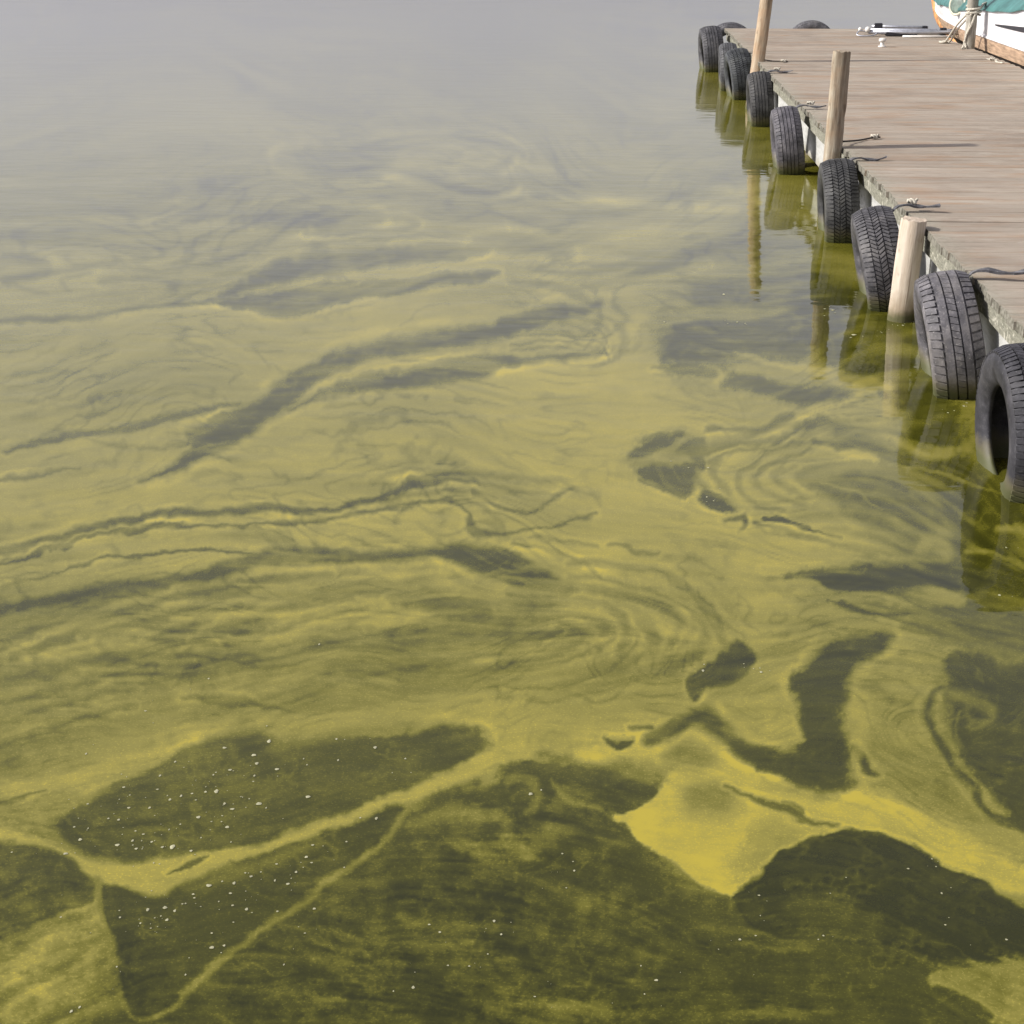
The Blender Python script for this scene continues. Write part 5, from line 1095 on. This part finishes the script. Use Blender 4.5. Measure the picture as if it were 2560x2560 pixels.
t = thing('deck_cleat', 'small cream bollard standing alone on the far deck', 'bollard', (3.155, 17.72, DECK))
bm = bmesh.new()
add_tube(bm, [(0, 0, 0), (0, 0, 0.012), (0, 0, 0.014), (0, 0, 0.05), (0, 0, 0.056)], [0.045, 0.043, 0.024, 0.020, 0.022], 14)
link('stem', to_mesh(bm, 'stem', M_WHITE, True), t)
bm = bmesh.new()
add_tube(bm, [(0, 0, 0.054), (0, 0, 0.062), (0, 0, 0.082), (0, 0, 0.092), (0, 0, 0.096)], [0.024, 0.040, 0.040, 0.030, 0.012], 14)
link('cap', to_mesh(bm, 'cap', M_WHITE, True), t)

# mooring rope of the boat
t = thing('mooring_rope', 'white mooring ropes tied from the grey post down to the deck', 'rope', (4.075, 17.6, 0.82))
P0 = Vector((4.075, 17.6, 0.82))
def rope_part(name, pts, r=0.011):
    bm = bmesh.new()
    add_tube(bm, catmull([Vector(p) - P0 for p in pts], 6), r, 8)
    return link(name, to_mesh(bm, name, M_ROPE, True), t)
rope_part('line', [(4.02, 17.54, 0.84), (3.97, 17.85, 0.68), (3.935, 18.2, 0.47), (3.90, 18.24, 0.468)])
rope_part('line', [(4.04, 17.53, 0.81), (4.0, 17.85, 0.66), (3.985, 18.2, 0.475), (3.94, 18.26, 0.468)])
rope_part('line', [(4.09, 17.53, 0.84), (4.05, 17.53, 0.70), (4.015, 17.55, 0.60), (3.995, 17.56, 0.47), (3.97, 17.5, 0.467)])
rope_part('line', [(4.04, 17.535, 0.72), (4.01, 17.57, 0.55), (4.02, 17.53, 0.465)])
rope_part('line', [(4.08, 17.53, 0.835), (4.16, 17.6, 0.89), (4.22, 17.8, 0.90), (4.30, 18.0, 0.90)], 0.014)
coil = [(4.075 + 0.074 * math.cos(a), 17.6 + 0.074 * math.sin(a), 0.80 + 0.006 * a) for a in np.linspace(0, 6.28 * 2.5, 50)]
rope_part('coil', coil, 0.012)
ring = [(3.92 + 0.035 * math.cos(a), 18.24 + 0.05 * math.sin(a), 0.47) for a in np.linspace(0, 6.28, 16)]
rope_part('loop', ring, 0.011)

t = thing('rope_scrap', 'frayed scrap of pale rope at the deck edge by the boat', 'rope', (4.0, 16.1, DECK))
bm = bmesh.new()
add_tube(bm, catmull([(-0.04, 0.22, 0.008), (0.0, 0.1, 0.008), (0.02, 0.03, 0.010), (-0.02, -0.08, 0.008), (0.02, -0.2, 0.008)], 5), 0.008, 7)
link('strand', to_mesh(bm, 'strand', M_ROPE, True), t)
link('knot', knot_mesh(99, 0.013), t, (-0.01, 0.1, 0.004))

# poles lying across the far end
t = thing('pole_bundle', 'grey metal poles with black clamps lying across the far end of the deck', 'poles', (3.7, 19.2, DECK))
def pole(name, a, b, r, mat):
    bm = bmesh.new(); add_tube(bm, [a, Vector(a).lerp(Vector(b), .5), b], r, 10)
    return link(name, to_mesh(bm, name, mat, True), t)
pole('pole', (-0.46, -0.02, 0.05), (0.62, -0.06, 0.045), 0.026, M_ALU)
pole('pole', (-0.42, 0.16, 0.055), (0.70, 0.10, 0.055), 0.022, M_ALU)
pole('pole', (-0.36, 0.36, 0.085), (0.30, 0.30, 0.075), 0.017, M_ALU)
pole('pole', (-0.10, -0.26, 0.016), (0.50, -0.26, 0.016), 0.014, M_WHITE)
for x, y, z, sx, sz in ((-0.30, 0.25, 0.09, 0.045, 0.038), (0.42, 0.02, 0.05, 0.035, 0.045), (0.26, 0.31, 0.075, 0.03, 0.02), (-0.16, -0.02, 0.03, 0.10, 0.024), (0.02, -0.02, 0.022, 0.09, 0.018)):
    bm = bmesh.new(); add_box(bm, x - sx, x + sx, y - 0.035, y + 0.035, z - sz, z + sz)
    bmesh.ops.bevel(bm, geom=bm.edges[:], offset=0.006, segments=2, affect='EDGES')
    link('clamp', to_mesh(bm, 'clamp', M_BLACK), t)
for x, y, z, r in ((-0.47, -0.03, 0.075, 0.034), (-0.52, 0.2, 0.06, 0.026)):
    bm = bmesh.new(); bmesh.ops.create_uvsphere(bm, u_segments=14, v_segments=9, radius=r)
    link('end_ball', to_mesh(bm, 'end_ball', M_WHITE, True), t, (x, y, z))
bm = bmesh.new(); add_tube(bm, catmull([(-0.44, 0.0, 0.04), (-0.56, -0.03, 0.06), (-0.60, -0.1, 0.02), (-0.50, -0.14, 0.01), (-0.40, -0.10, 0.02), (-0.36, -0.03, 0.04)], 5), 0.008, 7)
link('wire_hoop', to_mesh(bm, 'wire_hoop', M_ALU, True), t)

# ------------------------------------------------------------------ the boat
boat = thing('boat', 'white wooden boat with teal tarpaulin moored beyond the pier', 'boat', (4.9, 18.5, 0.0))
BC, BB = 4.92, 0.70
def stem_y(z):
    return float(np.interp(z, (-0.3, 0.1, 0.25, 0.36, 0.46, 0.62, 0.95, 1.2), (20.6, 21.5, 22.1, 22.8, 23.15, 23.4, 23.6, 23.7)))
def half(y, z):
    t = max(0.0, (stem_y(z) - y) / 5.2)
    full_ = math.sin(min(1.0, t) * math.pi / 2) ** 0.8
    aft = 1.0 - 0.25 * max(0.0, (16.5 - y) / 3.5) ** 2
    flare = float(np.interp(z, (-0.3, 0.0, 0.3, 0.42, 0.6, 0.95, 1.2), (0.25, 0.62, 0.86, 0.93, 0.98, 1.0, 1.0)))
    return BB * full_ * aft * flare
def sheer(y):
    return float(np.interp(y, (13.0, 15.0, 16.0, 17.0, 18.0, 19.0, 20.5, 22.0, 23.6), (1.06, 1.02, 0.965, 0.895, 0.83, 0.79, 0.80, 0.84, 0.90)))
def band(z0, z1, name, mat, out=0.0, nz=4, thick=0.0):
    bm = bmesh.new()
    ny = 40
    for sgn in (-1, 1):
        grid = []
        for i in range(ny + 1):
            row = []
            for k in range(nz + 1):
                s = k / nz
                zt = z1 if z1 is not None else 9
                za = z0
                u = i / ny
                # stations follow the raked stem
                zz_guess = za + (min(zt, 0.95) - za) * s
                yb = stem_y(zz_guess)
                y = 13.0 + (yb - 13.0) * (1 - (1 - u) ** 1.6)
                ztop = min(zt, sheer(y))
                z = za + (ztop - za) * s
                h = half(y, zz_guess) + out
                row.append(bm.verts.new((BC + sgn * h - 4.9, y - 18.5, z)))
            grid.append(row)
        for i in range(ny):
            for k in range(nz):
                f = (grid[i][k], grid[i + 1][k], grid[i + 1][k + 1], grid[i][k + 1])
                bm.faces.new(f if sgn < 0 else f[::-1])
    me = to_mesh(bm, name, mat, True)
    return link(name, me, boat)
band(-0.30, 0.42, 'hull_bottom', M_HULL_DARK, -0.006)
band(0.42, 0.575, 'wood_strake', M_HULL_WOOD, 0.004, 3)
band(0.575, None, 'topside', M_HULL_WHITE, 0.0, 5)
bm = bmesh.new()
ny = 30
prev = None
for i in range(ny + 1):      # rail between the bare strake and the paint
    y = 13.0 + (stem_y(0.575) - 13.0) * i / ny
    h = half(y, 0.575)
    ring = [bm.verts.new((BC - h - d - 4.9, y - 18.5, z)) for d, z in ((-0.002, 0.560), (0.016, 0.566), (0.016, 0.584), (-0.002, 0.59))]
    if prev:
        for k in range(4):
            bm.faces.new((prev[k], prev[(k + 1) % 4], ring[(k + 1) % 4], ring[k]))
    prev = ring
link('rub_rail', to_mesh(bm, 'rub_rail', M_HULL_WHITE), boat)
bm = bmesh.new()
zs = np.linspace(-0.25, 1.12, 18)
add_tube(bm, [(BC - 4.9, stem_y(z) - 18.5 - 0.06, z) for z in zs], [0.125] * 18, 12)
link('stem', to_mesh(bm, 'stem', M_STEM, True), boat)
bm = bmesh.new()              # inner plank edge along the stem
add_tube(bm, [(BC - 4.9 - half(stem_y(z) - 0.22, z), stem_y(z) - 18.5 - 0.22, z) for z in np.linspace(0.42, 1.0, 12)], [0.02] * 12, 8)
link('stem_plank', to_mesh(bm, 'stem_plank', M_STEM, True), boat)
# tarpaulin pulled over the gunwales, with sagging hem and folds
bm = bmesh.new()
nx, ny = 22, 60
g = []
for i in range(ny + 1):
    y = 13.0 + (22.2 - 13.0) * i / ny
    row = []
    for k in range(nx + 1):
        s = k / nx * 2 - 1
        h = half(y, 0.85) + 0.02
        hem = 0.02 + 0.008 * math.sin(y * 3.1) + 0.006 * math.sin(y * 7.7) + 0.03 * max(0, y - 19)
        a = abs(s)
        if a > 0.86:
            x = h + 0.012 + 0.006 * math.sin(y * 9 + s); z = sheer(y) - hem * (a - 0.86) / 0.14
        else:
            x = h * (a / 0.86); z = sheer(y) + 0.012 + 0.33 * (1 - (a / 0.86) ** 2) + 0.02 * math.sin(y * 5 + 3 * a) * a
        row.append(bm.verts.new((BC - 4.9 + math.copysign(x, s), y - 18.5, z)))
    g.append(row)
for i in range(ny):
    for k in range(nx):
        bm.faces.new((g[i][k], g[i + 1][k], g[i + 1][k + 1], g[i][k + 1]))
link('tarpaulin', to_mesh(bm, 'tarpaulin', M_TARP, True), boat)
# black wedge painted on the topside
bm = bmesh.new()
top, bot = [], []
for i in range(13):
    y = 17.2 - (17.2 - 14.0) * i / 12
    zt = 0.735 + 0.075 * i / 6
    zb = zt - 0.012 - 0.085 * (i / 12) ** 0.8
    for lst, z in ((top, zt), (bot, zb)):
        lst.append((bm.verts.new((BC - half(y, z) - 0.010 - 4.9, y - 18.5, z)), bm.verts.new((BC - half(y, z) + 0.004 - 4.9, y - 18.5, z))))
for i in range(12):
    bm.faces.new((top[i][0], top[i + 1][0], bot[i + 1][0], bot[i][0]))
    bm.faces.new((top[i][0], top[i][1], top[i + 1][1], top[i + 1][0]))
    bm.faces.new((bot[i][0], bot[i + 1][0], bot[i + 1][1], bot[i][1]))
link('black_stripe', to_mesh(bm, 'black_stripe', M_BLACK), boat)

t = thing('boat_fender', 'round grey-green fender with cream rim hung on the bow', 'fender', (4.21, 19.0, 0.83), (R(82), 0, R(-60)))
bm = bmesh.new()
for i in range(20):
    pass
bmesh.ops.create_uvsphere(bm, u_segments=24, v_segments=12, radius=0.115, matrix=Matrix.Diagonal((1, 1, 0.35, 1)))
link('pad', to_mesh(bm, 'pad', M_FENDER, True), t)
bm = bmesh.new()
add_tube(bm, [(0.118 * math.cos(a), 0.118 * math.sin(a), 0.0) for a in np.linspace(0, 2 * math.pi, 33)], 0.017, 8, False)
link('rim', to_mesh(bm, 'rim', M_CREAM, True), t)

# ------------------------------------------------------------------ foam on the water
bm = bmesh.new()
rr = random.Random(4)
spots = list(FLECKS)
for x, y, r in FLECKS:      # smaller froth drifting round the big flecks
    for _ in range(rr.choice((0, 1, 2, 4))):
        spots.append((x + rr.gauss(0, 0.04), y + rr.gauss(0, 0.05), r * rr.uniform(0.2, 0.55)))
for x, y, r in spots:
    r *= 0.62
    n = 9
    e, ph = rr.uniform(0.75, 1.25), rr.uniform(0, 6)
    rims = []
    for q, z in ((1.0, 0.0006), (0.72, 0.16 * r), (0.3, 0.24 * r)):
        rims.append([bm.verts.new((x + r * q * e * math.cos(2 * math.pi * k / n + ph) * (1 + 0.22 * math.sin(k * 2.3 + ph)), y + r * q * 1.25 / e * math.sin(2 * math.pi * k / n + ph) * (1 + 0.2 * math.cos(k * 1.7 + ph)), 0.0006 + z)) for k in range(n)])
    for a, b in zip(rims, rims[1:]):
        for k in range(n):
            bm.faces.new((a[k], a[(k + 1) % n], b[(k + 1) % n], b[k]))
    bm.faces.new(rims[-1])
foam = link('foam_flecks', to_mesh(bm, 'foam_flecks', plain('foam', (0.32, 0.31, 0.19), 0.6, 0.12, 30, 0.3), True))
foam['kind'] = 'stuff'
foam['label'] = 'pale flecks of foam floating on the green water'
